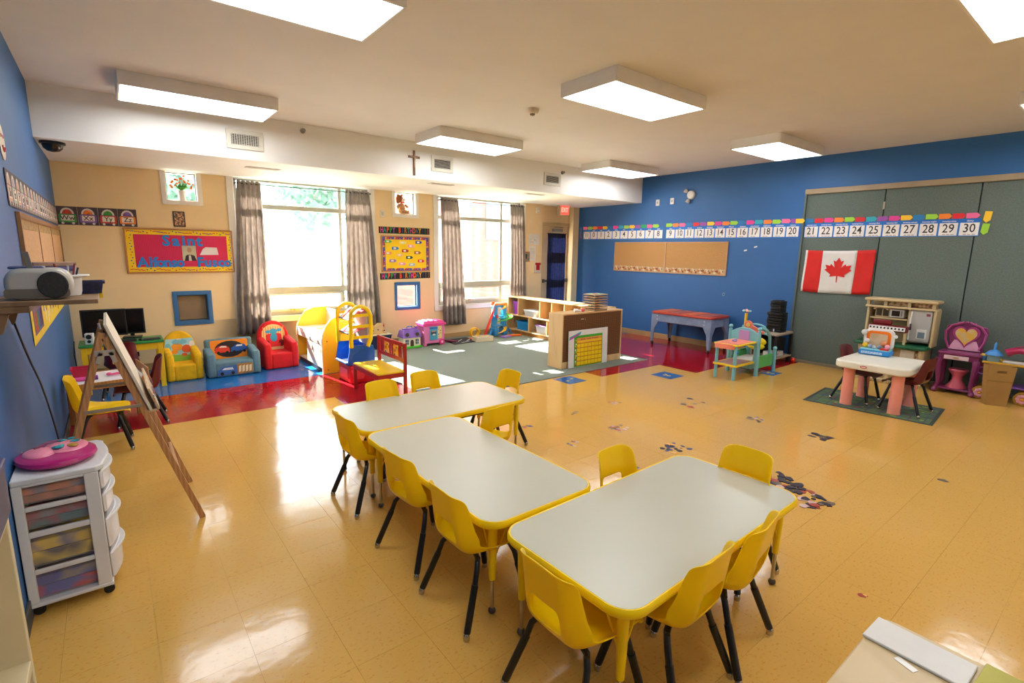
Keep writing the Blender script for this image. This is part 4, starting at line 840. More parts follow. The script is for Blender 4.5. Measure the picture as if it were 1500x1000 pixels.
REDF = M('#c80a16', .85, var=.08, scale=14, bump=.2); t, X = armchair('small red armchair with a blue and tan patterned back', 1.70, 7.30, rad(3), .43, .38, .21, .60, .35, .095, REDF)
g = MB(); onback(X, [(-.145, .20), (.145, .20), (.15, .40)]+[(.15*cos(PI*i/10), .42+.13*sin(PI*i/10)) for i in range(1, 10)]+[(-.15, .40)], g, 0)
for k in range(9): onback(X, [(-.13+k*.032, .24), (-.12+k*.032, .24), (-.12+k*.032, .52), (-.13+k*.032, .52)], g, 1, .002)
onback(X, rrect(-.10, .10, .26, .42, .03, 3), g, 2, .004); onback(X, el(0, .37, .045, .06), g, 3, .006); onback(X, el(0, .45, .05, .042), g, 3, .006); onback(X, el(-.07, .45, .035, .02), g, 3, .005); onback(X, el(.075, .465, .035, .022), g, 3, .005)
onback(X, rrect(-.12, -.06, .24, .33, .02, 3), g, 4, .0065); onback(X, rrect(.06, .12, .24, .33, .02, 3), g, 4, .0065); onback(X, rrect(-.08, .08, .24, .285, .01, 2), g, 2, .007)
g.build('back_print', [M('#e6bd84', .8), M('#c08a52', .8), M('#c81e28', .8), M('#3a9cc8', .8), M('#6e1216', .8)], t)

# ------------------------------------------------------------------ kids kitchen (wooden, yellow ends)
t = thing('play_kitchen', 'wooden play kitchen with arched yellow end panels under the window', 'play kitchen', (2.28, 7.03, 0)); YP = M('#f4bc1c', .45, var=.06, scale=2)
ARC = [(-.24, 0), (-.24, .44), (-.225, .52), (-.18, .62), (-.11, .70), (0, .745), (.12, .75), (.22, .75), (.22, 0)]
XZ = Matrix(((1, 0, 0, 0), (0, 0, 1, 0), (0, 1, 0, 0), (0, 0, 0, 1)))
def endp(y):
    k = MB(); k.prism(ARC, y, y+.018, X=XZ); k = k.build('end_panel', YP, t, .003)
    k2 = MB(); n = len(ARC)
    for i in range(n-1):
        a_, b_ = ARC[i], ARC[i+1]
        if a_[0] < .21: k2.tube([(a_[0], y+.009, a_[1]), (b_[0], y+.009, b_[1])], .0105, 6)
    k2.build('edge_band', M('#efe6cc', .4), k)
    k3 = MB()
    for q in ((-.18, .05), (-.18, .42), (.15, .42)): k3.ball((q[0], y-.001, q[1]), (.008, .003, .008))
    k3.build('screws', M('#3a3026', .4), k)
endp(-.555); endp(.537)
MB().bb(-.235, .2, -.537, .537, .47, .49).build('countertop', M('#f2eee2', .35), t, .004); MB().bb(.18, .2, -.537, .537, .02, .735).build('back_panel', M('#efe3c4', .5), t)
MB().bb(-.22, .18, -.537, .537, .05, .065).build('shelf', M('#efe3c4', .5), t); MB().bb(-.22, -.2, -.537, .537, 0, .05).build('kick_board', M('#3a2f2a', .6), t)
for y0_, y1_, mt in ((-.535, -.18, M('#f1e7cf', .45)), (-.17, .12, M('#f1e7cf', .45))):
    dr = MB().bb(-.235, -.22, y0_, y1_, .07, .365).build('door', mt, t, .003); MB().cyl((-.24, y0_+.05, .25), (-.24, y0_+.05, .31), .006).build('handle', CHROME, dr)
for y0_, y1_ in ((-.535, -.18), (-.17, .12), (.13, .535)):
    dr = MB().bb(-.238, -.22, y0_, y1_, .375, .465).build('drawer_front', M('#f3eddc', .45), t, .003); MB().cyl((-.243, (y0_+y1_)/2-.04, .42), (-.243, (y0_+y1_)/2+.04, .42), .005).build('handle', CHROME, dr)
MB().bb(-.21, -.19, .12, .13, .065, .47).build('divider', YP, t); MB().bb(-.1, .12, -.1, .2, .491, .495).build('sink_rim', CHROME, t)

# ------------------------------------------------------------------ tiered toy rack with yellow ladder ends
t = thing('toy_organizer', 'toy rack with yellow arched ladder ends, blue bins and red base', 'toy rack', (2.28, 6.0, 0)); YL = M('#f4cf00', .35, var=.03, coat=.2)
def ladder(y):
    k = MB(); r_ = .024
    pts = [(-.12, y, .44), (-.12, y, .76)]+[(.002-.122*cos(a), y, .80+.125*sin(a)) for a in [PI*i/10 for i in range(1, 9)]]+[(.125, y, .82), (.13, y, .62), (.12, y, .53), (.08, y, .44)]
    k.tube(pts, r_, 10)
    for z in (.82, .69, .56): k.box((.005, y, z), (.24, .018, .036))
    return k.build('ladder_end', YL, t, .002)
ladder(-.21); ladder(.22)
for zb, zt in ((.77, .88), (.60, .67)):
    k = MB(); n = 10
    for i in range(6):
        x0_ = -.10+i*.035; x1_ = x0_+.035; f_ = lambda x: zb+(zt-zb)*sin((x+.10)/.21*PI/2)
        k.add([(x0_, -.19, f_(x0_)), (x1_, -.19, f_(x1_)), (x1_, .2, f_(x1_)), (x0_, .2, f_(x0_)), (x0_, -.19, f_(x0_)-.006), (x1_, -.19, f_(x1_)-.006), (x1_, .2, f_(x1_)-.006), (x0_, .2, f_(x0_)-.006)], [(0, 1, 2, 3), (7, 6, 5, 4), (0, 4, 5, 1), (3, 2, 6, 7), (1, 5, 6, 2), (0, 3, 7, 4)], 0)
        for q in range(3):
            y_ = -.15+q*.13+.02*i; k.add([(x0_, y_, f_(x0_)+.0012), (x1_, y_+.015, f_(x1_)+.0012), (x1_, y_+.07, f_(x1_)+.0012), (x0_, y_+.055, f_(x0_)+.0012)], [(0, 1, 2, 3)], 1)
    k.build('striped_tray', [M('#e03434', .4), M('#f2ece8', .4)], t); MB().cyl((-.105, -.21, zb-.01), (-.105, .22, zb-.01), .010).build('cross_bar', M('#26387a', .4), t)
MB().cyl((.10, -.20, .87), (.10, .21, .87), .01).build('cross_bar', M('#26387a', .4), t); MB().bb(.085, .10, -.2, .21, .46, .86).build('back_post', M('#a7a7ac', .4), t)
BLB = M('#0d58b4', .3, var=.04, coat=.2)
for yc_ in (-.19, .20):
    k = MB(); out = [(-.17, .235), (-.13, .46), (.13, .46), (.17, .40), (.17, .235)]; k.prism(out, yc_-.012, yc_+.012, X=XZ); k.tube([(-.15, yc_-.013, .25), (-.1, yc_-.016, .36), (0, yc_-.016, .42), (.12, yc_-.013, .43)], .006, 6); k.build('blue_side', BLB, t, .006)
k = MB(); k.add([(-.17, -.18, .235), (-.17, .19, .235), (-.06, .19, .24), (-.06, -.18, .24), (-.15, -.18, .43)], [(0, 1, 2, 3)]); k.bb(-.16, .16, -.18, .19, .22, .24); k.tube([(-.17, -.18, .25), (-.185, -.09, .26), (-.185, .1, .26), (-.17, .19, .25)], .014, 8); k.bb(.15, .165, -.18, .19, .23, .44); k.build('blue_bin', BLB, t, .003)
k = MB(); k.prism(rrect(-.14, .17, -.20, .21, .03, 3), 0, .215); k.build('red_base', M('#d81224', .3, var=.04, coat=.2), t, .012)
k = MB(); k.prism([(-.10, .05), (.02, .05), (.06, .17), (-.13, .17)], -.207, -.2, X=XZ); k.bb(-.147, -.14, -.12, .13, .05, .17); k.build('base_recess', M('#ec4a56', .3), t, .004)
k = MB(); k.bb(-.13, -.02, -.15, .15, .2405, .243); k.build('paper_liner', M('#e6ecf2', .5), t)
# red bench
t = thing('toy_bench', 'red wooden kids bench with a yellow seat and animal cut-outs', 'bench', (2.27, 5.27, 0)); RB = M('#a80f14', .3, var=.05, coat=.3)
MB().bb(-.16, .155, -.345, .345, .285, .302).build('seat', M('#f3cc10', .3, coat=.3), t, .004)
for sx_, sy_ in ((-1, -1), (-1, 1)): MB().bb(sx_*.15-.0175, sx_*.15+.0175, sy_*.33-.0175, sy_*.33+.0175, 0, .285).build('leg', RB, t, .003)
for sy_ in (-1, 1): MB().bb(.137, .172, sy_*.335-.0175, sy_*.335+.0175, 0, .60).build('leg', RB, t, .004)
a_ = MB(); a_.bb(-.16, -.145, -.315, .315, .235, .284); a_.bb(.14, .155, -.315, .315, .235, .284); a_.bb(-.135, .14, -.345, -.33, .235, .284); a_.bb(-.135, .14, .33, .345, .235, .284); a_.build('apron', RB, t, .002)
MB().bb(.145, .165, -.318, .318, .555, .60).build('top_rail', RB, t, .004); MB().bb(.145, .165, -.318, .318, .385, .43).build('lower_rail', RB, t, .004)
for y in (-.24, -.20, -.03, .03, .22, .26): MB().bb(.149, .161, y-.014, y+.014, .43, .555).build('slat', RB, t, .002)
for y, s_ in ((.125, 1), (-.115, -1)):
    g = MB(); X = Matrix(((0, 0, 1, .150), (1, 0, 0, y), (0, 1, 0, .43), (0, 0, 0, 1)))
    g.prism([(-.06, 0), (-.045, .08), (-.065, .11), (-.03, .125), (.02, .12), (.05, .125), (.06, .09), (.045, .06), (.06, 0), (.02, 0), (.01, .03), (-.01, .03), (-.02, 0)], 0, .008, 0, X)
    g.ball((.146, y-.03, .525), (.003, .014, .008), 1); g.ball((.146, y+.02, .44), (.003, .014, .012), 1); g.ball((.146, y+.0, .49), (.003, .008, .02), 1); g.build('animal_cutout', [M('#efa71c', .4), M('#2c3a34', .4)], t)
# bead maze on navy box
bin_('navy and cream cube box behind the red bench', 3.34, 7.73, .009, .32, .3, .225, M('#18244a', .5), lid=M('#d8cfb0', .5), name='storage_cube', cat='box')
t = thing('bead_maze', 'wooden bead maze toy standing on the navy box', 'toy', (3.34, 7.72, .249)); g = MB(); g.prism([(-.10, 0), (.06, 0), (.06, .12), (.03, .17), (-.04, .18), (-.10, .13)], -.06, -.045, X=XZ); g.build('side_board', M('#dcb884', .5), t, .003); MB().bb(-.12, .12, -.07, .07, 0, .012).build('base', WOODL, t, .002)
g = MB(); g.tube([(-.07, 0, .01), (-.08, .02, .12), (0, .0, .17), (.06, -.03, .1), (.09, 0, .01)], .0025, 6, 0); g.tube([(.09, .03, .01), (.1, .0, .15), (.07, -.02, .17), (.06, -.04, .01)], .0025, 6, 0); g.build('wires', M('#d8402c', .4), t)
for k in range(14): MB().ball((random.uniform(-.09, .1), random.uniform(-.075, -.0), random.uniform(.02, .16)), .012).build('bead', [M('#d8362c', .4), M('#1f9a8a', .4), M('#e8a81c', .4), M('#24407a', .4)][k % 4], t)
t = thing('activity_block', 'slim yellow and black toy between the toy rack and the bead maze', 'toy', (3.06, 7.72, .009)); MB().bb(-.05, .05, -.06, .06, 0, .35).build('body', M('#2b3648', .4, kind='voronoi', scale=14, hex2='#7a8a3a'), t, .01); MB().lathe([(.03, .35), (.045, .37), (.03, .40), (.012, .415)], 12).build('knob', M('#e8d21c', .4), t)
# dollhouse
t = thing('dollhouse', 'small toy house with purple roof and green base', 'toy house', (3.775, 7.50, .009)); 
MB().bb(-.175, .175, -.12, .11, 0, .03).build('base', M('#45c420', .4), t, .008); MB().bb(-.155, .155, -.09, .09, .03, .172).build('walls', M('#e2dcc0', .45), t, .004)
k = MB(); k.box((0, 0, .235), (.345, .215, .125), taper=(.86, .62)); k.bb(-.12, .12, -.03, .03, .297, .318); k.build('roof', M('#8a62bc', .4, kind='wave', scale=9, hex2='#7c55b0', stretch=(.2, .2, 4)), t, .006)
k = MB(); k.tube([(-.05, 0, .315), (-.04, 0, .345), (.04, 0, .345), (.05, 0, .315)], .008, 8); k.build('handle', M('#3f86c8', .4), t); MB().bb(.10, .135, -.02, .02, .29, .34).build('chimney', M('#7448a8', .4), t, .003)
for x in (-.09, .09):
    w_ = MB().prism(rrect(x-.028, x+.028, .06, .145, .012, 3), .0905, .094, X=Matrix.Rotation(PI/2, 4, 'X')).build('window', M('#2e4a66', .3), t); k = MB(); k.bb(x-.002, x+.002, -.0965, -.094, .06, .145); k.bb(x-.028, x+.028, -.0965, -.094, .1, .104); k.build('glazing_bar', M('#e8e2cc', .4), w_)
    k = MB(); k.prism(rrect(x-.032, x+.032, .195, .255, .028, 4), .100, .106, X=Matrix.Rotation(PI/2, 4, 'X')); k.build('dormer_window', M('#4a3a24', .4), t)
MB().prism([(-.03, .03), (.03, .03), (.03, .1), (.02, .13), (0, .14), (-.02, .13), (-.03, .1)], .0905, .095, X=Matrix.Rotation(PI/2, 4, 'X')).build('door', M('#4a2a1a', .4), t, .001)
# pink trunk
t = thing('toy_chest', 'pink wheeled plastic toy trunk with a printed front', 'toy box', (4.185, 7.52, .009)); 
k = MB(); k.box((0, 0, .19), (.375, .24, .30), taper=(1.06, 1.04)); k.bb(-.19, -.14, -.12, -.06, 0, .05); k.bb(-.19, -.14, .06, .12, 0, .05); k.build('body', M('#dc78b0', .4, var=.03), t, .012)
k = MB(); k.box((0, 0, .362), (.43, .27, .045)); k.box((0, 0, .40), (.39, .23, .035), taper=(.92, .85)); [k.bb(x-.02, x+.02, -.09, .09, .417, .428) for x in (-.1, 0, .1)]; k.build('lid', M('#e0408e', .4), t, .008)
k = MB(); k.bb(-.095, .055, -.130, -.126, .10, .325, 0); k.bb(.055, .135, -.130, -.126, .12, .33, 1); k.bb(-.07, .03, -.132, -.130, .19, .25, 2); k.bb(-.06, .02, -.134, -.132, .235, .252, 3); k.prism(el(-.015, .19, .03, .014), .134, .136, 4, Matrix.Rotation(PI/2, 4, 'X')); k.bb(-.095, .055, -.134, -.130, .285, .315, 5)
for q in range(8): k.prism(el(.075+.035*(q % 2), .15+.02*q, .010, .010, 7), .131, .133, 3+q % 3, Matrix.Rotation(PI/2, 4, 'X'))
k.build('front_print', [M('#4aa0c0', .5), M('#e6cf86', .5), M('#2a4f66', .5), M('#e8946a', .5), M('#f0e6da', .5), M('#2f62b0', .5)], t)
for sy_ in (-1, 1):
    X = Matrix.Translation((.14, sy_*.118, .055)) @ Matrix.Rotation(PI/2, 4, 'X'); wl = MB().lathe([(.02, -.014), (.05, -.014), (.055, -.008), (.055, .008), (.05, .014), (.02, .014)], 18, X=X).build('wheel', M('#d4307e', .4), t); MB().lathe([(.022, -.018), (.022, .018)], 12, X=X).build('hubcap', M('#f0a0c8', .4), wl)
# road mat, wooden box, garage tower
t = thing('play_mat', 'black road play mat folded on the carpet', 'play mat', (4.76, 7.53, .010), rad(4)); MB().prism([(-.28, -.24), (.2, -.24), (.32, .22), (-.16, .24)], 0, .006).build('mat', M('#24262a', .8), t, .001)
g = MB(); [g.box((-.08+.075*k, -.05+.05*(k % 3), .0068), (.012, .14, .001), r=(0, 0, -.9)) for k in range(5)]; g.box((.02, -.15, .0068), (.22, .014, .001), r=(0, 0, .25)); g.build('road_lines', M('#dfe4e6', .6), t); MB().box((-.17, .02, .02), (.15, .2, .02), r=(0, .1, .2)).build('folded_flap', M('#7a2a44', .7), t, .004)
t = thing('wooden_box', 'shallow open cream wooden box on the carpet', 'box', (5.12, 7.33, .009), rad(-6)); k = MB(); k.bb(-.17, .17, -.09, .09, 0, .01); k.bb(-.17, .17, -.09, -.078, 0, .085); k.bb(-.17, .17, .078, .09, 0, .085); k.bb(-.17, -.158, -.078, .078, 0, .085); k.bb(.158, .17, -.078, .078, 0, .085); k.build('tray', M('#d9ccae', .5), t, .002); MB().bb(-.155, .155, -.075, .075, .03, .07).build('contents', M('#9c7a4a', .8, kind='voronoi', scale=40, hex2='#c8b48a'), t)
t = thing('toy_garage', 'tall blue toy garage tower with yellow, green and red ramps', 'toy garage', (5.70, 7.62, .009)); TB = M('#1682c0', .35, var=.05, coat=.2)
for x in (-.11, .10): k = MB(); k.box((x, 0, .33), (.075, .11, .50)); k.box((x, 0, .09), (.10, .16, .14)); k.build('tower_column', TB, t, .012)
for z in (.20, .38, .56): MB().bb(-.15, .14, -.06, .06, z-.012, z+.012).build('deck', TB, t, .005)
k = MB(); k.tube([(-.15, -.02, .06), (-.20, -.04, .12), (-.24, -.05, .07), (-.25, -.06, .02)], .022, 8); k.tube([(.14, -.02, .06), (.2, -.04, .13), (.23, -.05, .07), (.24, -.06, .02)], .022, 8); k.build('foot', M('#1670b4', .35), t)
k = MB(); k.box((0, 0, .60), (.3, .12, .03)); k.box((-.14, 0, .63), (.04, .05, .06)); k.box((.13, 0, .59), (.05, .11, .07)); k.build('roof', M('#f07a1c', .35), t, .008)
def helix(cx, cy, r_, z0, z1, a0, a1, wd, mat, nm='ramp'):
    vs = []; fs = []; n = 18
    for i in range(n+1):
        u = i/n; a = a0+(a1-a0)*u; z = z0+(z1-z0)*u
        for rr, dz in ((r_-wd, .014), (r_-wd, 0), (r_+wd, 0), (r_+wd, .014)): vs.append((cx+rr*cos(a), cy+rr*.7*sin(a), z+dz))
    for i in range(n):
        for j in range(3): q = i*4+j; fs.append((q, q+1, q+5, q+4))
    o = MB().add(vs, fs).build(nm, mat, t, smooth=60); s_ = o.modifiers.new('s', 'SOLIDIFY'); s_.thickness = .005
helix(0, -.08, .07, .50, .58, PI*1.1, PI*2.1, .026, M('#f4b81c', .35)); helix(.05, -.06, .17, .29, .40, PI*1.15, PI*2.3, .03, M('#4cb82c', .35)); helix(.0, -.08, .08, .06, .17, PI*1.1, PI*2.1, .028, M('#f4b81c', .35)); helix(0, -.07, .1, .34, .37, PI*1.2, PI*1.9, .03, M('#1a9aa8', .35))
k = MB(); k.box((-.235, -.04, .32), (.045, .018, .66), r=(0, rad(23), 0)); k.build('red_ramp', M('#e2281c', .35), t, .004); k = MB(); k.tube([(-.11, -.04, .63), (-.17, -.05, .58), (-.19, -.05, .48)], .013, 8); k.build('chute', M('#eef0f2', .35), t)
k = MB(); k.prism([(.08, -.13), (.2, -.15), (.33, -.19), (.36, -.24), (.3, -.26), (.2, -.21), (.06, -.18)], 0, .03); k.build('orange_exit', M('#ee6a14', .35), t, .006); k = MB(); k.prism([(-.10, -.16), (.06, -.16), (.1, -.26), (-.08, -.28)], 0, .03); k.build('purple_base', M('#9a7ac8', .4), t, .006); MB().bb(-.12, -.08, -.09, -.06, .35, .41).build('lift_car', M('#c8281c', .35), t, .004)
t = thing('loop_track', 'yellow loop track piece with a red foot on the carpet', 'toy track', (5.11, 7.56, .011)); k = MB(); vs = []; fs = []; n = 24
for i in range(n+1):
    a = 2*PI*i/n
    for rr, yy in ((.072, -.03), (.072, .03), (.095, .03), (.095, -.03)): vs.append((rr*cos(a), yy+.02*i/n, .115+rr*sin(a)))
for i in range(n):
    for j in range(4): q = i*4; fs.append((q+j, q+(j+1) % 4, q+4+(j+1) % 4, q+4+j))
k.add(vs, fs).build('loop', M('#f0b80c', .35), t, smooth=50); MB().bb(-.10, .08, -.06, .06, 0, .02).build('foot', M('#cc1c1c', .35), t, .005)

# ------------------------------------------------------------------ computer corner
YD = M('#edc21a', .4, var=.05); GD = M('#1f8a3c', .4, var=.05)
t = thing('computer_desk', 'yellow kids computer desk with a bright green top', 'desk', (.05, 7.14, 0))
MB().bb(-.385, .365, -.21, .20, .515, .54).build('desktop', GD, t, .004)
for sx_ in (-1, 1):
    for sy_ in (-1, 1): MB().bb(sx_*.335-.025-.01, sx_*.335+.025-.01, sy_*.18-.02, sy_*.18+.02, 0, .515).build('leg', YD, t, .003)
q = MB(); q.bb(-.33, .31, -.195, -.18, .44, .515); q.bb(-.33, .31, .17, .185, .44, .515); q.bb(-.36, -.345, -.16, .16, .44, .515); q.bb(.325, .34, -.16, .16, .44, .515); q.build('apron', YD, t, .002)
SCR = M('#08090b', .18, spec=.4)
def monitor(label, x, y, rz, w_, h_):
    t = thing('computer_monitor', label, 'monitor', (x, y, .541), rz); MB().bb(-w_/2, w_/2, -.015, .02, .05, .05+h_).build('housing', M('#111216', .4), t, .004); MB().bb(-w_/2+.015, w_/2-.015, -.017, -.0152, .07, .035+h_).build('screen', SCR, t)
    q = MB(); q.bb(-.02, .02, .02, .04, .02, .2); q.bb(-.09, .09, -.04, .10, 0, .015); q.build('stand', M('#131417', .4), t, .003)
monitor('large black flat monitor at left on the green desk', -.10, 7.22, 0, .40, .30); monitor('smaller black monitor at right, half behind the large one', .14, 7.28, rad(-6), .26, .29)
t = thing('speaker', 'small white desktop speaker with two black cones on the green desk', 'speaker', (-.235, 7.02, .541), rad(-10)); MB().bb(-.036, .036, -.035, .035, 0, .12).build('cabinet', M('#d9d8d6', .4), t, .006)
XF = Matrix.Rotation(PI/2, 4, 'X')
for z, r_ in ((.084, .024), (.034, .016)): MB().lathe([(r_, .0355), (r_*1.05, .038), (r_*.8, .037), (.004, .0352)], 16, X=Matrix.Translation((0, 0, z)) @ XF).build('cone', M('#121214', .5), t)
t = thing('keyboard', 'black computer keyboard on the green desk', 'keyboard', (.07, 7.02, .541), rad(-3)); MB().box((0, 0, .01), (.20, .09, .016), r=(.05, 0, 0)).build('case', M('#16171a', .5), t, .003)
q = MB(); [q.box((-.088+.0165*i, -.03+.018*j, .0205+.001*j), (.013, .014, .004)) for i in range(11) for j in range(4)]; q.build('keys', M('#2b2c30', .5), t)['kind'] = 'stuff'
t = thing('keyboard', 'grey keyboard at the right end of the green desk', 'keyboard', (.31, 7.03, .541), rad(-4)); MB().box((0, 0, .01), (.16, .10, .014)).build('case', M('#3a3438', .5), t, .003); q = MB(); [q.box((-.065+.0165*i, -.03+.02*j, .019), (.012, .014, .004)) for i in range(9) for j in range(4)]; q.build('keys', M('#55504f', .5), t)['kind'] = 'stuff'
t = thing('computer_mouse', 'black computer mouse between the two keyboards', 'mouse', (.205, 7.02, .541)); MB().ball((0, 0, .012), (.022, .035, .014)).build('shell', M('#101114', .35), t)
t = thing('power_cables', 'tangle of black cables hanging behind the green desk', 'cable', (.12, 7.30, .36)); q = MB(); q.tube([(0, 0, .17), (.03, .02, .05), (-.02, .0, -.02), (.04, .01, -.06), (0, .02, -.12), (-.06, .02, -.33)], .007, 6); q.tube([(.05, 0, .17), (.0, .03, .02), (.06, .02, -.05), (-.01, .01, -.08)], .006, 6); q.box((.02, 0, -.02), (.09, .04, .05)); q.build('cord', BLACKM, t, .002)
t = thing('power_cables', 'black cable loop at the left side of the green desk', 'cable', (-.375, 7.2, .30)); MB().tube([(.0, 0, .26), (-.01, -.06, .12), (0, -.08, -.05), (0, .02, -.2), (.01, .08, -.295)], .006, 6).build('cord', BLACKM, t)

# small white table
t = thing('small_table', 'small white-topped wooden table behind the easel', 'table', (-.11, 5.66, 0), rad(8))
MB().bb(-.26, .26, -.24, .24, .44, .452).build('tabletop', M('#e4e2e2', .4), t, .002); q = MB(); q.bb(-.27, .27, -.25, -.24, .40, .458); q.bb(-.27, .27, .24, .25, .40, .458); q.bb(-.27, -.26, -.24, .24, .40, .458); q.bb(.26, .27, -.25, .25, .40, .53); q.build('edge_frame', WOODE, t, .002)
for sx_ in (-1, 1):
    for sy_ in (-1, 1): MB().bb(sx_*.245-.02, sx_*.245+.02, sy_*.225-.02, sy_*.225+.02, 0, .44).build('leg', WOODE, t, .003)
bin_('red plastic basket of blue pieces on the small white table', -.27, 5.76, .453, .15, .12, .08, M('#c81838', .4), content=M('#26408e', .5, kind='voronoi', scale=50, hex2='#8ea0c8'), name='basket', cat='basket')
t = thing('hair_clip_toy', 'pink toy roll lying in front of the red basket', 'toy', (-.25, 5.55, .455), rad(5)); MB().tube([(-.08, 0, .016), (.06, 0, .016)], [.016, .017], 10).build('body', M('#e8489a', .4), t); MB().tube([(.06, 0, .017), (.085, 0, .017)], .02, 10).build('cap', M('#7a2a8a', .4), t)
t = thing('toy_tongs', 'pink toy tongs on the small white table', 'toy', (-.0, 5.66, .455), rad(8)); q = MB(); q.tube([(-.09, 0, .01), (-.04, .02, .012), (.04, .026, .012), (.1, .008, .01)], .007, 8); q.tube([(-.09, 0, .01), (-.04, -.02, .012), (.04, -.026, .012), (.1, -.008, .01)], .007, 8); q.ball((-.09, 0, .016), (.022, .022, .014)); q.build('body', M('#ee5a90', .4), t)

# easel
t = thing('easel', 'folding wooden easel with a paint-marked board, standing by the blue wall', 'easel', (0, 3.64, 0)); yn, yf = -.293, .290
EW = M('#c08c58', .5, kind='wave', scale=2.5, hex2='#ae7a48', stretch=(6, 6, .5), bump=.08)
def stick(p0, p1, w_, d_, nm, mt, par, axis=Vector((0, 1, 0))):
    p0, p1 = Vector(p0), Vector(p1); z = (p1-p0); L_ = z.length; z.normalize(); y = axis-axis.dot(z)*z; y.normalize(); x = y.cross(z)
    R_ = Matrix((x, y, z)).transposed().to_4x4(); R_.translation = (p0+p1)/2; k = MB(); k.box((0, 0, 0), (w_, d_, L_), X=R_); return k.build(nm, mt, par, .002)
for y in (yn, yf):
    stick((.300, y, 0.0), (-.055, y, 1.125), .030, .02, 'front_leg', EW, t); stick((-.385, y-.0, 0), (-.062, y, 1.15), .030, .02, 'rear_leg', EW, t)
    b = MB(); b.box((-.163 if False else -.05, y-.014 if y < 0 else y+.014, .742), (.245, .004, .018)); b.build('brace', M('#9a9080', .4, .6), t, .001)
    k = MB(); k.box((-.06, y-.013 if y < 0 else y+.013, 1.045), (.085, .004, .03)); k.box((-.085, y-.013 if y < 0 else y+.013, 1.02), (.02, .004, .06), r=(0, .3, 0)); k.box((-.028, y-.013 if y < 0 else y+.013, 1.02), (.02, .004, .06), r=(0, -.3, 0)); k.build('hinge', M('#b5b0a6', .35, .7), t, .001)
for z, x in ((.30, .205),): stick((x, yn, z), (x, yf, z), .02, .03, 'cross_rail', EW, t, Vector((0, 0, 1)))
def strip(x0, z0, x1, z1, y0_, y1_, th, nm, mats, off):
    dx, dz = x1-x0, z1-z0; l = math.hypot(dx, dz); nx, nz = dz/l, -dx/l
    if nx < 0: nx, nz = -nx, -nz
    vs = []
    for o_ in (off, off+th):
        for (x, z) in ((x0, z0), (x1, z1)):
            for y in (y0_, y1_): vs.append((x+nx*o_, y, z+nz*o_))
    return MB().add(vs, [(0, 2, 3, 1), (4, 5, 7, 6), (0, 1, 5, 4), (2, 6, 7, 3), (0, 4, 6, 2), (1, 3, 7, 5)]).build(nm, mats, t, .001)
strip(-.068, 1.185, .085, .70, yn-.02, yf+.02, .014, 'board', M('#d8cbb2', .6, var=.1, scale=12), .017)
k = MB(); k.box((.125, 0, .765), (.012, .60, .13), r=(0, -.3, 0)); k.box((.105, 0, .70), (.06, .60, .014), r=(0, -.05, 0)); k.build('paint_tray', M('#c7ab86', .6, var=.1, scale=14), t, .002)
g = MB(); r_ = random.Random(5)
for q in range(16): g.box((.1345, -.27+.034*q, .77+r_.uniform(-.035, .035)), (.002, .012, r_.uniform(.02, .06)), q % 3, (r_.uniform(-.5, .5), -.3, 0))
for q in range(5): g.box((.127+.004*q*0, -.304, .73+.018*q), (.004, .004, .008), q % 3)
g.build('paint_drips', [M('#3a6a8e', .6), M('#b05a34', .6), M('#6a5a48', .6)], t)
k = MB(); k.tube([(-.065, yn, 1.17), (-.07, yn-.005, 1.20)], .006, 6); k.build('clip', M('#c8b8b4', .4, .4), t)

# drawer cart
t = thing('drawer_cart', 'white plastic four-drawer cart on black casters by the blue wall', 'drawer cart', (-.262, 3.0, 0)); a, b = .148, .20
PW = PLASTW
MB().prism([(-.148, -.20), (.13, -.20), (.155, -.17)]+[(.155+.02*sin(PI*i/8), -.15+.30*i/8) for i in range(9)]+[(.155, .17), (.13, .20), (-.148, .20)], .605, .632).build('top', PW, t, .006)
MB().bb(-a, .14, -b, b, .045, .062).build('bottom_frame', PW, t, .004)
lv = [(.062, .195), (.215, .365), (.39, .485), (.505, .595)]
q = MB()
for x0_, x1_ in ((-.148, -.115), (.085, .135)):
    for y0_, y1_ in ((-.198, -.178), (.178, .198)): q.bb(x0_, x1_, y0_, y1_, .062, .605)
for z0_, z1_ in ((.195, .215), (.365, .39), (.485, .505), (.595, .606)):
    q.bb(-.115, .085, -.198, -.183, z0_, z1_); q.bb(-.115, .085, .183, .198, z0_, z1_)
q.bb(-.148, -.14, -.18, .18, .062, .605); q.build('side_frame', PW, t, .003)
DCL = frosted('#cfcac4', .22, 'translucent drawer plastic')
cont = [('#c81428', '#4a4aa0'), ('#5a4634', '#e8c01c'), ('#4a6a6a', '#a83038'), ('#8a5a30', '#d87a4a')]
for k, (z0_, z1_) in enumerate(lv):
    dr = MB().bb(-.13, .135, -.176, .176, z0_+.004, z1_-.004).build('drawer', DCL, t, .006)
    MB().bb(-.12, .11, -.165, .165, z0_+.008, z0_+(z1_-z0_)*.45).build('contents', M(cont[k][0], .7, kind='voronoi', scale=9, hex2=cont[k][1]), dr, .004)
    MB().bb(-.12, .10, -.165, .165, z0_+(z1_-z0_)*.47, z0_+(z1_-z0_)*.8).build('contents', M(cont[k][1], .7, kind='voronoi', scale=12, hex2='#8a7a80'), dr, .004)
    big = 1 if k < 2 else .75
    out = [(.136, -.172)]+[(.150+.030*big*sin(PI*i/10), -.16+.32*i/10) for i in range(11)]+[(.136, .172)]; MB().prism(out, z0_+.002, z1_-.002).build('drawer_front', frosted('#e8e4e2', .8, 'drawer front plastic'), dr, .008)
    out = [(.136, -.165)]+[(.152+.045*big*sin(PI*i/10), -.15+.30*i/10) for i in range(11)]+[(.136, .165)]; MB().prism(out, z1_-.018, z1_-.004).build('drawer_lip', PW, dr, .003)
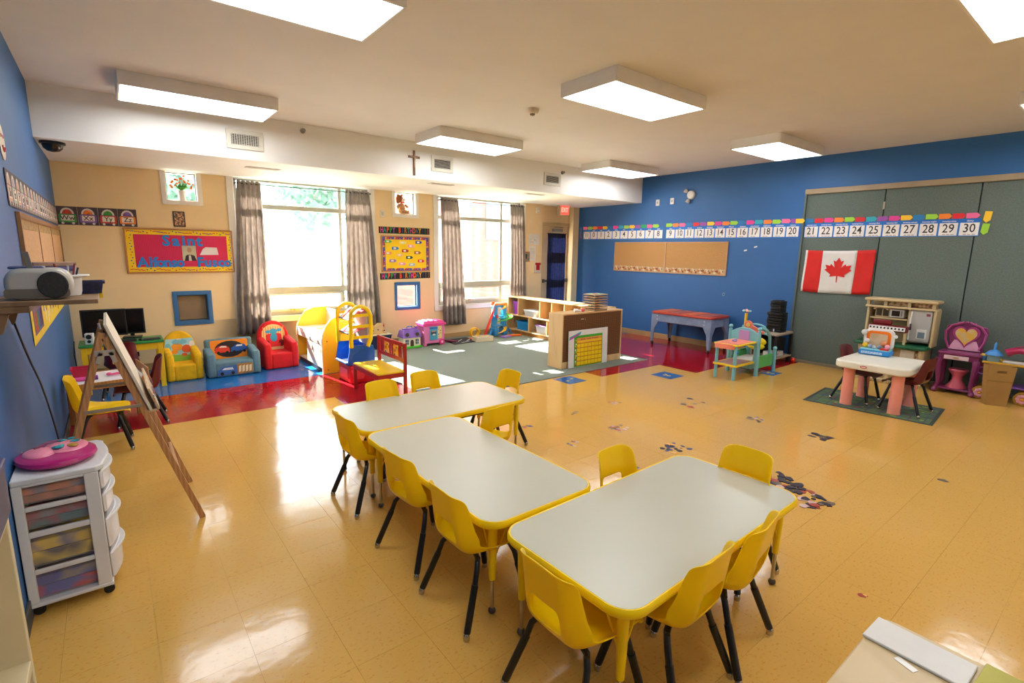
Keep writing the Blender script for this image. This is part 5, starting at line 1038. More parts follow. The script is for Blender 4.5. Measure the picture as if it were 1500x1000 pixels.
for sx_ in (-1, 1):
    for sy_ in (-1, 1):
        x, y = sx_*.12, sy_*.17; w_ = MB(); w_.tube([(x, y-.012, .021), (x, y+.012, .021)], .021, 14); w_.box((x, y, .038), (.02, .03, .016)); w_.build('caster', M('#141414', .5), t, .002)
t = thing('musical_toy', 'pink oval activity toy with teal buttons on the drawer cart', 'toy', (-.268, 2.985, .632), rad(20))
MB().lathe([(.10, 0), (.125, .006), (.142, .022), (.138, .036), (.12, .044)], 32).build('base', M('#b8186c', .25, coat=.4), t).scale = (1.0, 1.12, 1)
k = MB(); k.ball((.045, .03, .045), (.078, .095, .016), 0, 20); k.ball((-.055, .02, .045), (.055, .075, .016), 0, 20); k.build('pink_cover', M('#f08aa0', .35, coat=.2), t)
[MB().ball((.04+.035*cos(i*1.4)*(1+i*.12), .03+.05*sin(i*1.9), .062), (.016, .012, .005), 0, 10).build('button', M('#1a9aa0', .3), t) for i in range(7)]; MB().ball((.055, -.02, .06), (.02, .028, .006)).build('gold_dial', M('#c9983c', .3, .3), t); MB().tube([(-.06, .05, .06), (.0, .08, .068), (.05, .085, .062)], .005, 8).build('handle', M('#7a3a5a', .3), t)

# wall shelf with radio
t = thing('wall_shelf', 'narrow wooden shelf on brackets high on the blue left wall', 'shelf', (-.232, 3.27, 1.33)); SHW = M('#8a6a48', .6, kind='wave', scale=2, hex2='#795a3a', stretch=(1, 6, 1))
MB().bb(-.182, .178, -.23, .23, 0, .02).build('board', SHW, t, .002)
for y in (-.2, .16): k = MB(); k.prism([(-.182, -.002), (-.09, -.002), (-.13, -.04), (-.155, -.115), (-.165, -.125), (-.182, -.06)], y, y+.02, X=Matrix(((1, 0, 0, 0), (0, 0, 1, 0), (0, 1, 0, 0), (0, 0, 0, 1)))); k.build('bracket', SHW, t, .002)
MB().bb(-.182, -.06, -.226, .226, -.03, -.001).build('cleat', SHW, t, .002)
t = thing('portable_radio', 'silver portable CD radio with round black speaker on the wall shelf', 'radio', (-.250, 3.17, 1.351))
k = MB(); pr = rrect(-.118, .112, .0, .14, .06, 6); k.prism(pr, -.075, .075, X=Matrix(((1, 0, 0, 0), (0, 0, 1, 0), (0, 1, 0, 0), (0, 0, 0, 1)))); k.build('body', M('#b9b2a4', .35, .25, var=.05), t, .02, seg=3)
k = MB(); k.prism(el(.045, .066, .054, .060, 24), .0765, .088, X=XF); k.build('speaker_grille', M('#2a2624', .7, var=.2, scale=90, bump=.3), t, .004); k = MB(); k.prism(rrect(-.12, .10, .012, .05, .012), .0755, .078, X=XF); k.build('lower_panel', M('#6e6456', .4), t)
k = MB(); k.bb(-.10, .02, -.05, .05, .136, .148); k.build('disc_lid', M('#3c4668', .3), t, .006); MB().box((-.03, -.055, .17), (.022, .006, .085), r=(.1, -.12, 0)).build('handle', M('#7d7a72', .4, .3), t, .002)
t = thing('plastic_caddy', 'white tray of pens and scissors behind the radio', 'caddy', (-.165, 3.33, 1.351)); MB().lathe([(.045, 0), (.05, .02), (.055, .085), (.085, .095), (.085, .10), (.04, .10)], 20).build('cup', M('#e4e0da', .4), t)
for k_ in range(9): a_ = k_*.7; MB().cyl((.02*cos(a_), .02*sin(a_), .05), (.045*cos(a_), .045*sin(a_), .135+.01*(k_ % 3)), .0045, n=6).build('pen', [M('#2a2c34', .4), M('#c8cad0', .3, .5), M('#8a2a2a', .4)][k_ % 3], t)
t = thing('book_stack', 'loose papers and booklets piled behind the radio', 'papers', (-.24, 3.42, 1.351))
for k_ in range(8): MB().box((.004*k_, 0, .01+.02*k_), (.20-.006*k_, .13, .017), r=(0, 0, .12*(k_ % 3))).build('booklet', M(['#8a4a5a', '#d9c9a8', '#3a3a5a', '#c98a3c', '#5a6a8a', '#cfc6ba', '#7a6a9a', '#a8846a'][k_], .6, var=.2, scale=20), t, .001)
bin_('navy perforated basket at the outer end of the wall shelf', -.112, 3.42, 1.352, .165, .11, .062, M('#1b2350', .5, kind='voronoi', scale=45, hex2='#10163a'), content=M('#c9b89a', .6, kind='voronoi', scale=40, hex2='#8a8a90'), name='basket', cat='basket')
t = thing('yellow_block', 'bit of yellow card at the end of the wall shelf', 'paper', (-.046, 3.47, 1.352)); MB().bb(-.008, .008, -.02, .02, -.03, .012).build('card', M('#e0b81c', .5), t)
t = thing('radio_cable', 'black power cord hanging from the wall shelf down the blue wall', 'cord', (-.39, 3.5, 1.33)); MB().tube([(0, -.1, .03), (-.005, -.08, -.01), (-.005, -.03, -.11), (-.005, .15, -.25), (-.005, .34, -.385), (-.005, .62, -.56), (-.005, .83, -.74), (-.005, 1.0, -.92), (-.005, 1.17, -1.13), (-.003, 1.3, -1.32)], .005, 8).build('cord', BLACKM, t)

# bookcase at far left
t = thing('bookcase', 'cream open bookcase at the near left edge of the picture', 'bookcase', (-.31, .80, 0)); BK = M('#c9b991', .5, var=.04); w_ = .10
for z in (0.02, .36, .71, 1.045): MB().bb(-w_, w_, -.56, .56, z, z+.022).build('shelf', BK, t, .002)
MB().bb(-w_, w_, .56, .58, 0, 1.067).build('side_panel', BK, t, .002); MB().bb(-w_, w_, -.58, -.56, 0, 1.067).build('side_panel', BK, t, .002); MB().bb(-w_, -w_+.006, -.56, .56, 0, 1.067).build('back_panel', BK, t)
t = thing('book_box', 'dark purple storage box on top of the bookcase', 'box', (-.262, 1.28, 1.068)); MB().bb(-.045, .06, -.09, .09, 0, .10).build('body', M('#241a48', .5, var=.2), t, .004); MB().bb(-.048, .063, -.093, .093, .10, .112).build('lid', M('#332a5c', .5), t, .003)
t = thing('document_stand', 'grey-brown file stand standing on the dark purple box', 'file holder', (-.262, 1.28, 1.181)); MB().bb(-.04, .045, -.08, .08, 0, .10).build('body', M('#6a6258', .6, var=.1), t, .003); MB().bb(-.035, .03, -.07, .07, .10, .125).build('papers', M('#b8ae9c', .7), t)

# ------------------------------------------------------------------ right side: wheeled table
t = thing('water_table', 'grey-blue wheeled water table with a red-orange lid', 'water table', (7.735, 4.905, 0)); GB = M('#7d8fac', .55, var=.12, scale=9)
hx, hy = .275, .56
k = MB(); k.bb(-hx, -hx+.02, -hy+.02, hy-.02, .42, .56); k.bb(hx-.02, hx, -hy+.02, hy-.02, .42, .56); k.bb(-hx+.02, hx-.02, -hy, -hy+.02, .42, .56); k.bb(-hx+.02, hx-.02, hy-.02, hy, .42, .56); k.bb(-hx+.02, hx-.02, -hy+.02, hy-.02, .42, .44); k.build('basin', GB, t, .012)
for sx_ in (-1, 1):
    for sy_ in (-1, 1):
        XX = Matrix.Translation((sx_*(hx-.012), sy_*(hy-.0), 0)); k = MB()
        k.prism([(-sy_*0, .06), (-sy_*.035, .06), (-sy_*.06, .30), (-sy_*.13, .42), (-sy_*.16, .56), (0, .56)], -.014 if sx_ < 0 else -.002, .002 if sx_ < 0 else .014, X=XX @ Matrix(((0, 0, 1, 0), (1, 0, 0, 0), (0, 1, 0, 0), (0, 0, 0, 1))))
        XX = Matrix.Translation((sx_*(hx), sy_*(hy-.002), 0)); k.prism([(-sx_*0, .06), (-sx_*.04, .06), (-sx_*.07, .30), (-sx_*.14, .42), (-sx_*.16, .56), (0, .56)], -.012 if sy_ < 0 else 0, 0 if sy_ < 0 else .012, X=XX @ XZ)
        l = k.build('leg', GB, t, .004)
        q = MB(); q.tube([(sx_*(hx-.02), sy_*(hy-.02)-.012, .028), (sx_*(hx-.02), sy_*(hy-.02)+.012, .028)], .028, 14); q.box((sx_*(hx-.02), sy_*(hy-.02), .055), (.02, .034, .02)); q.build('caster', M('#101012', .5), l, .002)
        q = MB(); [q.ball((sx_*(hx+.002), sy_*(hy-.11), z), (.004, .012, .012)) for z in (.46, .52)]; q.build('bolts', M('#cfcac0', .4, .4), l)
k = MB(); k.prism(rrect(-hx-.02, hx+.02, -hy-.02, hy+.02, .06), .56, .595); k.build('lid', M('#b8402c', .45, var=.06), t, .008)
for j in range(4): k = MB(); k.prism(rrect(-hx+.02, hx-.02, -hy+.03+.275*j, -hy+.265+.275*j, .03), .595, .605); k.build('lid_panel', M('#cf6638' if j % 2 else '#a85a48', .5, var=.06), t, .004)

# play nursery
t = thing('play_nursery', 'pale blue toy nursery centre with crib, table and pink phone', 'play nursery', (6.65, 3.36, 0)); NB = M('#7cbcc8', .4, var=.04)
for x, y, h_ in ((-.475, .11, .47), (-.475, -.14, .47)): MB().tube([(x, y, 0), (x, y, h_)], [.022, .019], 12).build('post', NB, t)
k = MB(); k.prism(rrect(-.52, -.02, -.19, .15, .03), .445, .465); k.build('table_edge', M('#f2d01c', .4), t, .005); k = MB(); k.prism(rrect(-.50, -.05, -.16, .12, .03), .465, .470); k.prism(rrect(-.53, -.36, -.14, .14, .05), .400, .463); k.build('pink_tray', M('#f08a72', .4), t, .006)
k = MB(); k.ball((-.26, 0, .482), (.04, .03, .016)); k.ball((-.20, .02, .48), (.025, .02, .012)); k.ball((-.30, -.03, .48), (.02, .02, .012)); k.build('toy_faucet', M('#9a82c8', .4), t)
k = MB(); k.prism(rrect(-.51, -.03, -.185, .145, .02), .175, .198); k.build('lower_shelf', M('#f2d01c', .4), t, .005); k = MB(); k.prism(rrect(-.47, -.07, -.15, .11, .02), .198, .201); k.build('shelf_mat', M('#b08a90', .6), t)
YZ = Matrix(((0, 0, 1, 0), (1, 0, 0, 0), (0, 1, 0, 0), (0, 0, 0, 1)))
k = MB(); out = [(-.19, .40), (-.19, .56), (-.12, .60), (-.05, .63), (.06, .63), (.13, .60), (.20, .56), (.20, .40)]; k.prism(out, -.012, .018, X=YZ); k.bb(-.012, .018, -.19, -.14, .10, .41); k.bb(-.012, .018, .15, .20, .10, .41); k.bb(-.012, .018, -.14, .15, .08, .15); k.build('headboard', NB, t, .006)
for y in (-.195, .205): k = MB(); k.tube([(0, y, 0), (0, y, .60)], [.026, .022], 12); k.ball((0, y, .63), .028); k.build('post', NB, t)
MB().bb(-.022, -.012, -.07, .075, .46, .595).build('purple_panel', M('#b88ac0', .4), t, .006)
k = MB(); k.prism([(-.20, .06), (.20, .06), (.20, .16), (.1, .12), (-.1, .12), (-.20, .16)], .485, .515, X=YZ); k.build('footboard', NB, t, .006)
for y in (-.19, .20): k = MB(); k.tube([(.5, y, 0), (.5, y, .30)], [.026, .022], 12); k.ball((.5, y, .325), .027); k.build('post', NB, t)
k = MB(); [k.tube([(.46, y, .08), (.47, y, .30), (.44, y, .48), (.34, y, .58), (.2, y*.9, .62)], .02, 8) for y in (-.13, .15)]; k.tube([(.44, -.13, .5), (.46, .01, .52), (.44, .15, .5)], .016, 8); k.tube([(.32, .01+.13*cos(a_*PI/6), .60+.05*sin(a_*PI/6)) for a_ in range(12)], .014, 8, closed=True); k.build('arch', NB, t)
k = MB(); k.bb(.04, .46, -.185, -.17, .09, .26); k.bb(.04, .46, .18, .195, .09, .26); k.bb(.04, .46, -.17, .18, .09, .105); k.build('crib_side', M('#5cc46c', .4), t, .006); MB().bb(.05, .45, -.165, .175, .106, .19).build('mattress', M('#c9c2b8', .7), t, .012)
k = MB(); k.ball((.34, 0, .34), (.09, .12, .045)); k.ball((.40, 0, .40), (.03, .11, .06)); k.build('yellow_seat', M('#f4d61c', .4), t)
k = MB(); k.cyl((.22, .12, .58), (.22, .12, .80), .018); k.build('yellow_mast', M('#f2c41c', .4), t); k = MB(); [k.ball((.22+.03*cos(a_*1.257), .12+.045*sin(a_*1.257), .83), (.02, .022, .015), a_ % 2) for a_ in range(5)]; k.ball((.22, .12, .84), .018, 1); k.build('flower_top', [M('#9ad0e0', .4), M('#f0a08a', .4)], t)
k = MB(); k.tube([(.10, .02, .66), (.125, .02, .66)], .055, 18); k.box((.11, -.09, .61), (.03, .14, .05), r=(.4, 0, 0)); k.box((.11, -.12, .575), (.04, .16, .03)); k.build('toy_phone', M('#f0785c', .4), t, .006); MB().tube([(.094, .02, .66), (.10, .02, .66)], .028, 14).build('dial', M('#e8c45c', .4), t)
k = MB(); k.ball((.1, .16, .30), .03); k.ball((.1, .16, .345), .022, 1); k.tube([(.1, .16, .18), (.1, .16, .28)], .012, 8); k.ball((.1, .14, .25), .028, 2); k.build('hanging_toys', [M('#3aa08a', .4), M('#e0c43c', .4), M('#3a8ac8', .4)], t)
k = MB(); [k.ball((.06+.05*i, .187, .265), (.025, .012, .018)) for i in range(8)]; k.build('crib_trim', M('#2a9a4c', .4), t)

# black cart with trays
t = thing('utility_cart', 'black and beige plastic utility cart by the partition', 'cart', (7.765, 3.50, 0)); DK = M('#151518', .5); BG = M('#a89a86', .5)
MB().prism(rrect(-.265, .265, -.19, .17, .02), .435, .465).build('top_shelf', BG, t, .004); MB().prism(rrect(-.265, .265, -.19, .17, .02), .09, .115).build('lower_shelf', BG, t, .004)
for sx_ in (-1, 1):
    for sy_ in (-1, 1): MB().bb(sx_*.235-.022, sx_*.235+.022, (-.165 if sy_ < 0 else .145)-.02, (-.165 if sy_ < 0 else .145)+.02, 0, .435).build('leg', DK, t, .003)
k = MB(); k.bb(-.2, .2, .12, .15, .12, .42); k.build('dark_back', DK, t)
t = thing('book_bin', 'white paper box lying on the lower shelf of the black cart', 'box', (7.68, 3.42, .116), rad(-3)); MB().bb(-.14, .14, -.07, .09, 0, .07).build('body', M('#d9d3ce', .5), t, .004); MB().bb(-.12, .0, -.072, -.07, .02, .05).build('print', M('#9ab0c0', .5), t)
t = thing('cable_box', 'dark bins filling the space between the cart shelves', 'bin', (7.86, 3.50, .118)); MB().box((0, 0, .13), (.26, .2, .25)).build('body', M('#17171b', .5, var=.2, scale=12), t, .01)
t = thing('orange_ball', 'small bright orange cap by the foot of the black cart', 'toy', (8.03, 3.28, 0)); MB().ball((0, 0, .035), (.035, .035, .035)).build('ball', M('#f0401c', .4), t)
t = thing('tray_stack', 'tall stack of black plastic trays on the utility cart', 'tray stack', (7.78, 3.47, .466))
for k_ in range(11): w_ = .115 if k_ < 7 else .085; MB().prism(rrect(-.1+.006*(k_ % 2), .1, -w_, w_-.008*(k_ % 3), .02, 3), .042*k_, .042*k_+.038).build('tray', M('#08080a', .3, var=.1), t, .006)
k = MB(); k.bb(-.06, .06, -.06, .06, 0, .47); k.build('core', DK, t); MB().bb(-.112, -.108, -.03, -.01, .01, .05).build('white_tag', M('#b8b2b8', .5), t)
t = thing('wall_hook', 'clear hanging hook on the blue wall above the play nursery', 'hook', (XB, 4.52, .93), wall='R'); MB().tube([(.02*cos(a_*PI/5), .025*sin(a_*PI/5), .006) for a_ in range(10)], .004, 6, closed=True).build('hook', M('#b8d0e0', .3), t)

# rug, play table, busy toy
t = thing('road_rug', 'small green road-map rug under the white and pink table', 'rug', (6.43, 1.76, 0), rad(5)); MB().bb(-.40, .40, -.57, .57, .0004, .0045).build('rug_base', M('#4f5a50', .9, kind='voronoi', scale=9, hex2='#567048', bump=.2), t)
q = MB(); [q.bb(*z_, .0046, .0052) for z_ in ((-.40, .40, -.57, -.54), (-.40, .40, .54, .57), (-.40, -.37, -.54, .54), (.37, .40, -.54, .54))]; q.build('border', M('#3c4440', .9), t)
q = MB(); r_ = random.Random(9)
for k_ in range(9): q.bb(-.36, .36, -.5+k_*.12, -.485+k_*.12, .0046, .0052, 0)
for k_ in range(5): q.bb(-.30+k_*.15, -.28+k_*.15, -.53, .53, .0046, .0053, 0)
for k_ in range(70): q.box((r_.uniform(-.34, .34), r_.uniform(-.5, .5), .0055), (r_.uniform(.015, .04), r_.uniform(.015, .05), .0006), r_.choice([1, 2, 3, 4]))
q.build('road_print', [M('#4b4f58', .9), M('#9a3a34', .9), M('#3a7a3c', .9), M('#3a5a8a', .9), M('#8a9a3c', .9)], t)
t = thing('play_table', 'white plastic play table on four thick pink legs', 'table', (6.455, 1.735, .0045)); PT = M('#e9e4d2', .35, var=.02)
k = MB(); k.prism(rrect(-.375, .375, -.335, .335, .09, 7), .415, .497); k.build('tabletop', PT, t, .02, seg=3)
for x in (-.235, .255):
    for y in (-.225, .215): l = MB(); l.lathe([(.058, 0), (.056, .01), (.053, .30), (.056, .416)], 20, (x, y, 0)); l.build('leg', M('#f0957f', .4, var=.04), t)
k = MB(); k.prism(el(.05, .455, .032, .014, 18), -.3805, -.377, X=YZ); k.build('logo_badge', M('#c8402c', .4), t); k = MB(); k.prism(el(.05, .455, .024, .007, 14), -.3815, -.380, X=YZ); k.build('badge_print', M('#ecd9cc', .5), t)
MB().box((.1, -.3355, .45), (.10, .003, .02)).build('hand_grip', M('#b8b2a0', .4), t, .001)
t = thing('activity_toy', 'blue and orange standing toddler activity toy on the white table', 'toy', (6.73, 1.88, .502), rad(-87)); 
MB().box((0, 0, .03), (.30, .18, .058)).build('base', M('#2a8ad8', .35), t, .014); MB().box((0, -.005, .064), (.28, .16, .012)).build('deck', M('#7fd0dc', .35), t, .004)
k = MB(); k.prism(rrect(-.145, .145, .06, .285, .05, 6), -.075, -.05, X=XF); k.build('white_arch', M('#eceae6', .35), t, .008); k = MB(); k.prism(rrect(-.115, .115, .07, .265, .045, 6), -.0485, -.040, X=XF); k.build('orange_frame', M('#f57a12', .35), t, .004); k = MB(); k.prism(rrect(-.085, .085, .07, .235, .02, 4), -.0395, -.036, X=XF); k.build('mirror', M('#c9a884', .3, kind='voronoi', scale=10, hex2='#d8bc9c'), t)
for x, y, z, r_, cc in ((-.11, 0, .10, .028, '#f2c41c'), (-.06, -.01, .09, .024, '#8fa0b8'), (-.02, -.02, .085, .02, '#b8bcc8'), (.03, -.01, .09, .022, '#7a8aa0'), (.10, 0, .10, .026, '#f0a0b0'), (.06, .02, .13, .028, '#d88a5a'), (-.1, .02, .15, .024, '#e8e4e0'), (.155, .05, .22, .018, '#eceae6'), (-.14, .03, .24, .03, '#c9c6c0')): MB().ball((x, y, z), (r_, r_*.8, r_*1.1)).build('spinner', M(cc, .35), t)
MB().box((.09, -.06, .078), (.08, .04, .02)).build('red_slider', M('#d8262e', .35), t, .004); MB().box((-.02, -.0915, .03), (.2, .003, .026)).build('front_label', M('#8ab8e8', .5, kind='voronoi', scale=60, hex2='#c8dcf0'), t)

# big play kitchen
t = thing('toy_kitchen', 'tan plastic toy kitchen with fridge, microwave and green counter', 'play kitchen', (7.93, 2.0, 0)); TN = M('#c9b284', .45, var=.05); 
def P(nm, x0, x1, y0, y1, z0, z1, mt, bv=.004, par=None): return MB().bb(x0, x1, y0-2.0, y1-2.0, z0, z1).build(nm, mt, par or t, bv)
P('back_panel', .08, .12, 1.66, 2.34, .02, 1.02, M('#b39f78', .5)); P('cornice', -.16, .13, 1.615, 2.375, 1.035, 1.07, TN, .01); P('cornice_rail', -.15, .12, 1.63, 2.36, .95, .975, TN, .006)
for y in (1.635, 1.88, 2.13, 2.32): P('cornice_post', -.13, -.09, y, y+.035, .975, 1.036, TN, .003)
P('rail_print', -.085, -.08, 1.68, 1.87, .98, 1.03, M('#8a5a3a', .6, kind='voronoi', scale=30, hex2='#c9a87a')); P('rail_print', -.085, -.08, 1.93, 2.12, .98, 1.03, M('#8a5a3a', .6, kind='voronoi', scale=30, hex2='#c9a87a'))
P('side_panel', -.12, .12, 2.315, 2.345, .5, .96, TN, .01); P('side_panel', -.12, .12, 1.62, 1.65, .5, .96, TN, .01); P('divider', -.12, .08, 1.875, 1.895, .53, .96, TN, .003); P('shelf', -.12, .08, 1.895, 2.30, .805, .822, TN, .003)
c_ = P('cupboard', -.08, .06, 2.10, 2.26, .825, .945, TN, .004)
for y0 in (2.112, 2.186): P('cupboard_pane', -.084, -.08, y0, y0+.062, .84, .93, M('#3a3226', .3), .001, c_)
k = MB(); k.prism([(.26+.0, .92)]+[(.195+.085*cos(a_), .92+.05*sin(a_)) for a_ in [PI*i/8 for i in range(9)]]+[(.11, .92)]+[(.195+.06*cos(a_), .92+.03*sin(a_)) for a_ in [PI*(8-i)/8 for i in range(9)]], -.11, -.09, X=YZ); k.build('arch', TN, t, .002)
m_ = P('microwave', -.10, .06, 1.945, 2.095, .835, .935, M('#cfcdc8', .35), .006); P('microwave_window', -.104, -.10, 1.99, 2.075, .85, .92, M('#1d1a1a', .2), .001, m_); P('microwave_handle', -.112, -.10, 1.965, 1.975, .85, .92, M('#8a8884', .3, .5), .002, m_)
f_ = P('fridge_door', -.135, -.02, 1.655, 1.872, .565, .945, M('#b5b3ad', .35, .15), .012); P('fridge_side', -.13, .05, 1.66, 1.87, .555, .955, M('#8e8b84', .5), .004)
q = MB(); q.tube([(-.142, -.145, .93), (-.16, -.143, .85), (-.16, -.141, .70), (-.142, -.139, .58)], .008, 8); q.build('fridge_handle', M('#e4e2de', .3), f_); P('handle_grip', -.17, -.15, 1.84, 1.855, .70, .78, M('#3a1418', .4), .003, f_)
d_ = P('dispenser', -.142, -.135, 1.685, 1.785, .60, .72, M('#d8d8d4', .4), .002, f_); P('fridge_badge', -.139, -.135, 1.67, 1.71, .885, .915, M('#8a3a44', .4), .001, f_); P('dispenser_recess', -.145, -.142, 1.70, 1.77, .61, .685, M('#6f7f8a', .5), .001, f_)
k = MB(); k.prism(rrect(-.32, .08, -.37, .40, .04, 5), .475, .515, X=Matrix.Translation((0, 0, 0))); k.build('countertop', M('#135a38', .4, var=.05), t, .012)
for y in (1.66, 1.98, 2.30): k = MB(); k.lathe([(.03, 0), (.03, .05), (.02, .08), (.026, .2), (.02, .36), (.032, .43), (.032, .475)], 14, (-.24, y-2+.02, 0)); k.build('column', TN, t)
P('base', -.26, .12, 1.64, 2.36, 0.0, .05, TN, .01); P('lower_cabinet', -.2, .12, 1.66, 2.34, .05, .474, M('#b8a27a', .5), .004)
P('lower_door', -.212, -.2, 1.755, 1.90, .12, .455, M('#ddd4c2', .4), .004); P('oven_door', -.212, -.2, 2.05, 2.27, .12, .44, M('#6a5844', .4), .004); P('brick_print', -.206, -.2, 1.705, 1.745, .1, .455, M('#8a4a34', .6, kind='voronoi', scale=30, hex2='#c9b08a'), .001)
k = MB(); [k.bb(-.266, -.26, -.34+.04*i, -.315+.04*i, .012, .04) for i in range(17)]; k.build('base_slats', M('#a8946c', .5), t)
P('kettle_shelf', -.02, .05, 1.9, 2.3, .516, .522, M('#a28c62', .5))
t = thing('toy_piano', 'red toy piano with white keys standing on the toy kitchen counter', 'toy piano', (7.70, 2.06, .516)); MB().bb(-.03, .06, -.205, .205, .15, .225).build('body', M('#7a1620', .35), t, .008)
MB().box((-.045, 0, .19), (.012, .385, .05), r=(0, .25, 0)).build('keyboard', M('#e6e2da', .4), t, .002)
for k_ in range(10): MB().box((-.053, .172-.038*k_, .193), (.004, .018, .022), r=(0, .25, 0)).build('black_key', M('#15120f', .4), t)
MB().bb(.02, .05, -.03, .175, .225, .29).build('music_rest', M('#4c1014', .4, kind='wave', scale=8, hex2='#7a1a1e', stretch=(1, 3, .1)), t, .02)
for y in (-.185, .185): MB().cyl((.015, y, 0), (.015, y, .15), .015, .018).build('leg', M('#c9b284', .4), t)

# vanity
t = thing('toy_vanity', 'purple-pink toy dressing table with a heart mirror', 'dressing table', (7.86, 1.345, 0)); VP = M('#7d2c5c', .35, var=.06, coat=.2); VL = M('#d9a0b8', .4)
k = MB(); k.prism(rrect(-.15, .15, -.205, .195, .05, 5), .465, .50); k.build('tabletop', VP, t, .012); MB().bb(-.135, .13, -.185, .18, .41, .465).build('apron', VP, t, .006); MB().bb(-.146, -.135, -.10, .125, .415, .462).build('drawer', M('#d8b8bc', .4), t, .004); MB().ball((-.15, .012, .44), (.006, .03, .008)).build('drawer_crest', M('#b08a5c', .4), t)
for sy_ in (-1, 1):
    for sx_ in (-1, 1): k = MB(); k.tube([(sx_*.12, sy_*.165, .42), (sx_*.135, sy_*.175, .36), (sx_*.12, sy_*.16, .24), (sx_*.11, sy_*.15, .12), (sx_*.125, sy_*.17, .05)], [.035, .036, .026, .019, .024], 10); k.ball((sx_*.13, sy_*.172, .03), (.038, .032, .03)); k.build('leg', VP, t)
k = MB(); k.bb(-.12, .12, -.15, .15, .045, .065); k.build('lower_shelf', VP, t, .005)
def heart(s_, n=26): return [(s_*.062*(16*sin(a)**3)/16*1.15, s_*.0052*(13*cos(a)-5*cos(2*a)-2*cos(3*a)-cos(4*a))) for a in [2*PI*i/n for i in range(n)]]
X = Matrix.Translation((.08, -.005, .685)) @ YZ
out = [(-.175, -.18), (.175, -.18), (.15, -.10), (.165, -.02), (.195, .05), (.18, .115), (.12, .12), (.06, .145), (0, .155), (-.06, .145), (-.12, .12), (-.18, .115), (-.195, .05), (-.165, -.02), (-.15, -.10)]
MB().prism(out, 0, .03, X=X).build('mirror_frame', VP, t, .01); MB().prism([(-.15, -.175), (.15, -.175), (.10, -.06), (-.10, -.06)], -.008, 0, X=X).build('lower_panel', VL, t, .003)
MB().prism(heart(1.75), -.014, -.002, X=X).build('heart_frame', M('#a83a7c', .35), t, .004); MB().prism(heart(1.4), -.019, -.014, X=X).build('heart_picture', M('#c9b07a', .5, kind='voronoi', scale=16, hex2='#d8a83c'), t)
k = MB(); [k.tube([(.065, s_*.14, .53), (.06, s_*.175, .62), (.06, s_*.185, .72), (.065, s_*.13, .80), (.065, s_*.04, .835)], .012, 8) for s_ in (-1, 1)]; [k.ball((.07, .035*i, .845-.006*abs(i)), .014) for i in (-2, -1, 0, 1, 2)]; k.build('scrollwork', M('#a8407c', .35), t)
t = thing('toy_stool', 'pink hourglass stool tucked inside the toy dressing table', 'stool', (7.85, 1.34, .067)); MB().lathe([(.10, 0), (.10, .01), (.05, .09), (.05, .14), (.095, .21), (.09, .225)], 24).build('seat', M('#c8586c', .35), t)

# cardboard box and purple trolley
t = thing('cardboard_box', 'open brown cardboard box with a hand hole, standing on the floor', 'box', (7.575, .955, 0), rad(-64)); CB = M('#a87f42', .8, var=.06, scale=8)
k = MB(); a0, b0, a1, b1, h_ = .09, .055, .118, .075, .44
P0 = [(-a0, -b0, 0), (a0, -b0, 0), (a0, b0, 0), (-a0, b0, 0)]; P1 = [(-a1, -b1, h_), (a1, -b1, h_), (a1, b1, h_), (-a1, b1, h_)]
k.add(P0+P1, [(3, 2, 1, 0), (1, 2, 6, 5), (2, 3, 7, 6), (3, 0, 4, 7)])
def fr(u, v): x = (-a0+(2*a0)*u)*(1-v)+(-a1+2*a1*u)*v; return (x, -b0*(1-v)-b1*v, h_*v)
us = [0, .32, .68, 1]; vs_ = [0, .83, .90, 1]
for i in range(3):
    for j in range(3):
        if i == 1 and j == 1: continue
        k.add([fr(us[i], vs_[j]), fr(us[i+1], vs_[j]), fr(us[i+1], vs_[j+1]), fr(us[i], vs_[j+1])], [(0, 1, 2, 3)])
o = k.build('carton', CB, t, smooth=0); s_ = o.modifiers.new('s', 'SOLIDIFY'); s_.thickness = .006; s_.offset = -1
MB().add([(-.104, -.0705, .27), (.106, -.0705, .27), (.108, -.0722, .285), (-.106, -.0722, .285)], [(0, 1, 2, 3)]).build('front_fold', M('#9c7539', .8), t, smooth=0)
t = thing('toy_trolley', 'purple toy trolley with a yellow top and daisy wheels', 'toy cart', (7.90, .845, 0)); PU = M('#7a4aa0', .4)
MB().prism(rrect(-.18, .14, -.26, .29, .03), .425, .447).build('tray_top', M('#c9971c', .4), t, .006); MB().prism(rrect(-.14, .14, -.22, .26, .03), .17, .185).build('lower_tray', PU, t, .005)
for sx_ in (-1, 1):
    for sy_ in (-1, 1): MB().cyl((sx_*.125, sy_*.2+.02, .12), (sx_*.125, sy_*.2+.02, .425), .014).build('post', PU, t); MB().ball((sx_*.125, sy_*.2+.02, .18), (.03, .035, .022)).build('fender', PU, t)
k = MB(); [k.tube([(-.14, yy+.045*cos(a_*PI/6), .33+.04*sin(a_*PI/6)) for a_ in range(12)], .008, 6, closed=True) for yy in (.27, -.20)]; k.build('ring_handle', M('#9a6ac0', .4), t)
YZm = Matrix(((0, 0, 1, 0), (1, 0, 0, 0), (0, 1, 0, 0), (0, 0, 0, 1)))
for yy in (.26, -.09):
    w_ = MB().tube([(-.17, yy, .075), (-.13, yy, .075)], .075, 24).build('wheel', M('#a87c1c', .45), t, .004)
    for p in range(8): a_ = p*PI/4; MB().ball((-.173, yy+.036*cos(a_), .075+.036*sin(a_)), (.006, .019, .019)).build('petal', M('#e8a0b0', .4), w_)
    MB().ball((-.176, yy, .075), (.008, .015, .015)).build('daisy_centre', M('#f0a81c', .4), w_)
for yy in (.26, -.09): MB().tube([(.13, yy, .075), (.16, yy, .075)], .075, 20).build('wheel', M('#a87c1c', .45), t, .004)
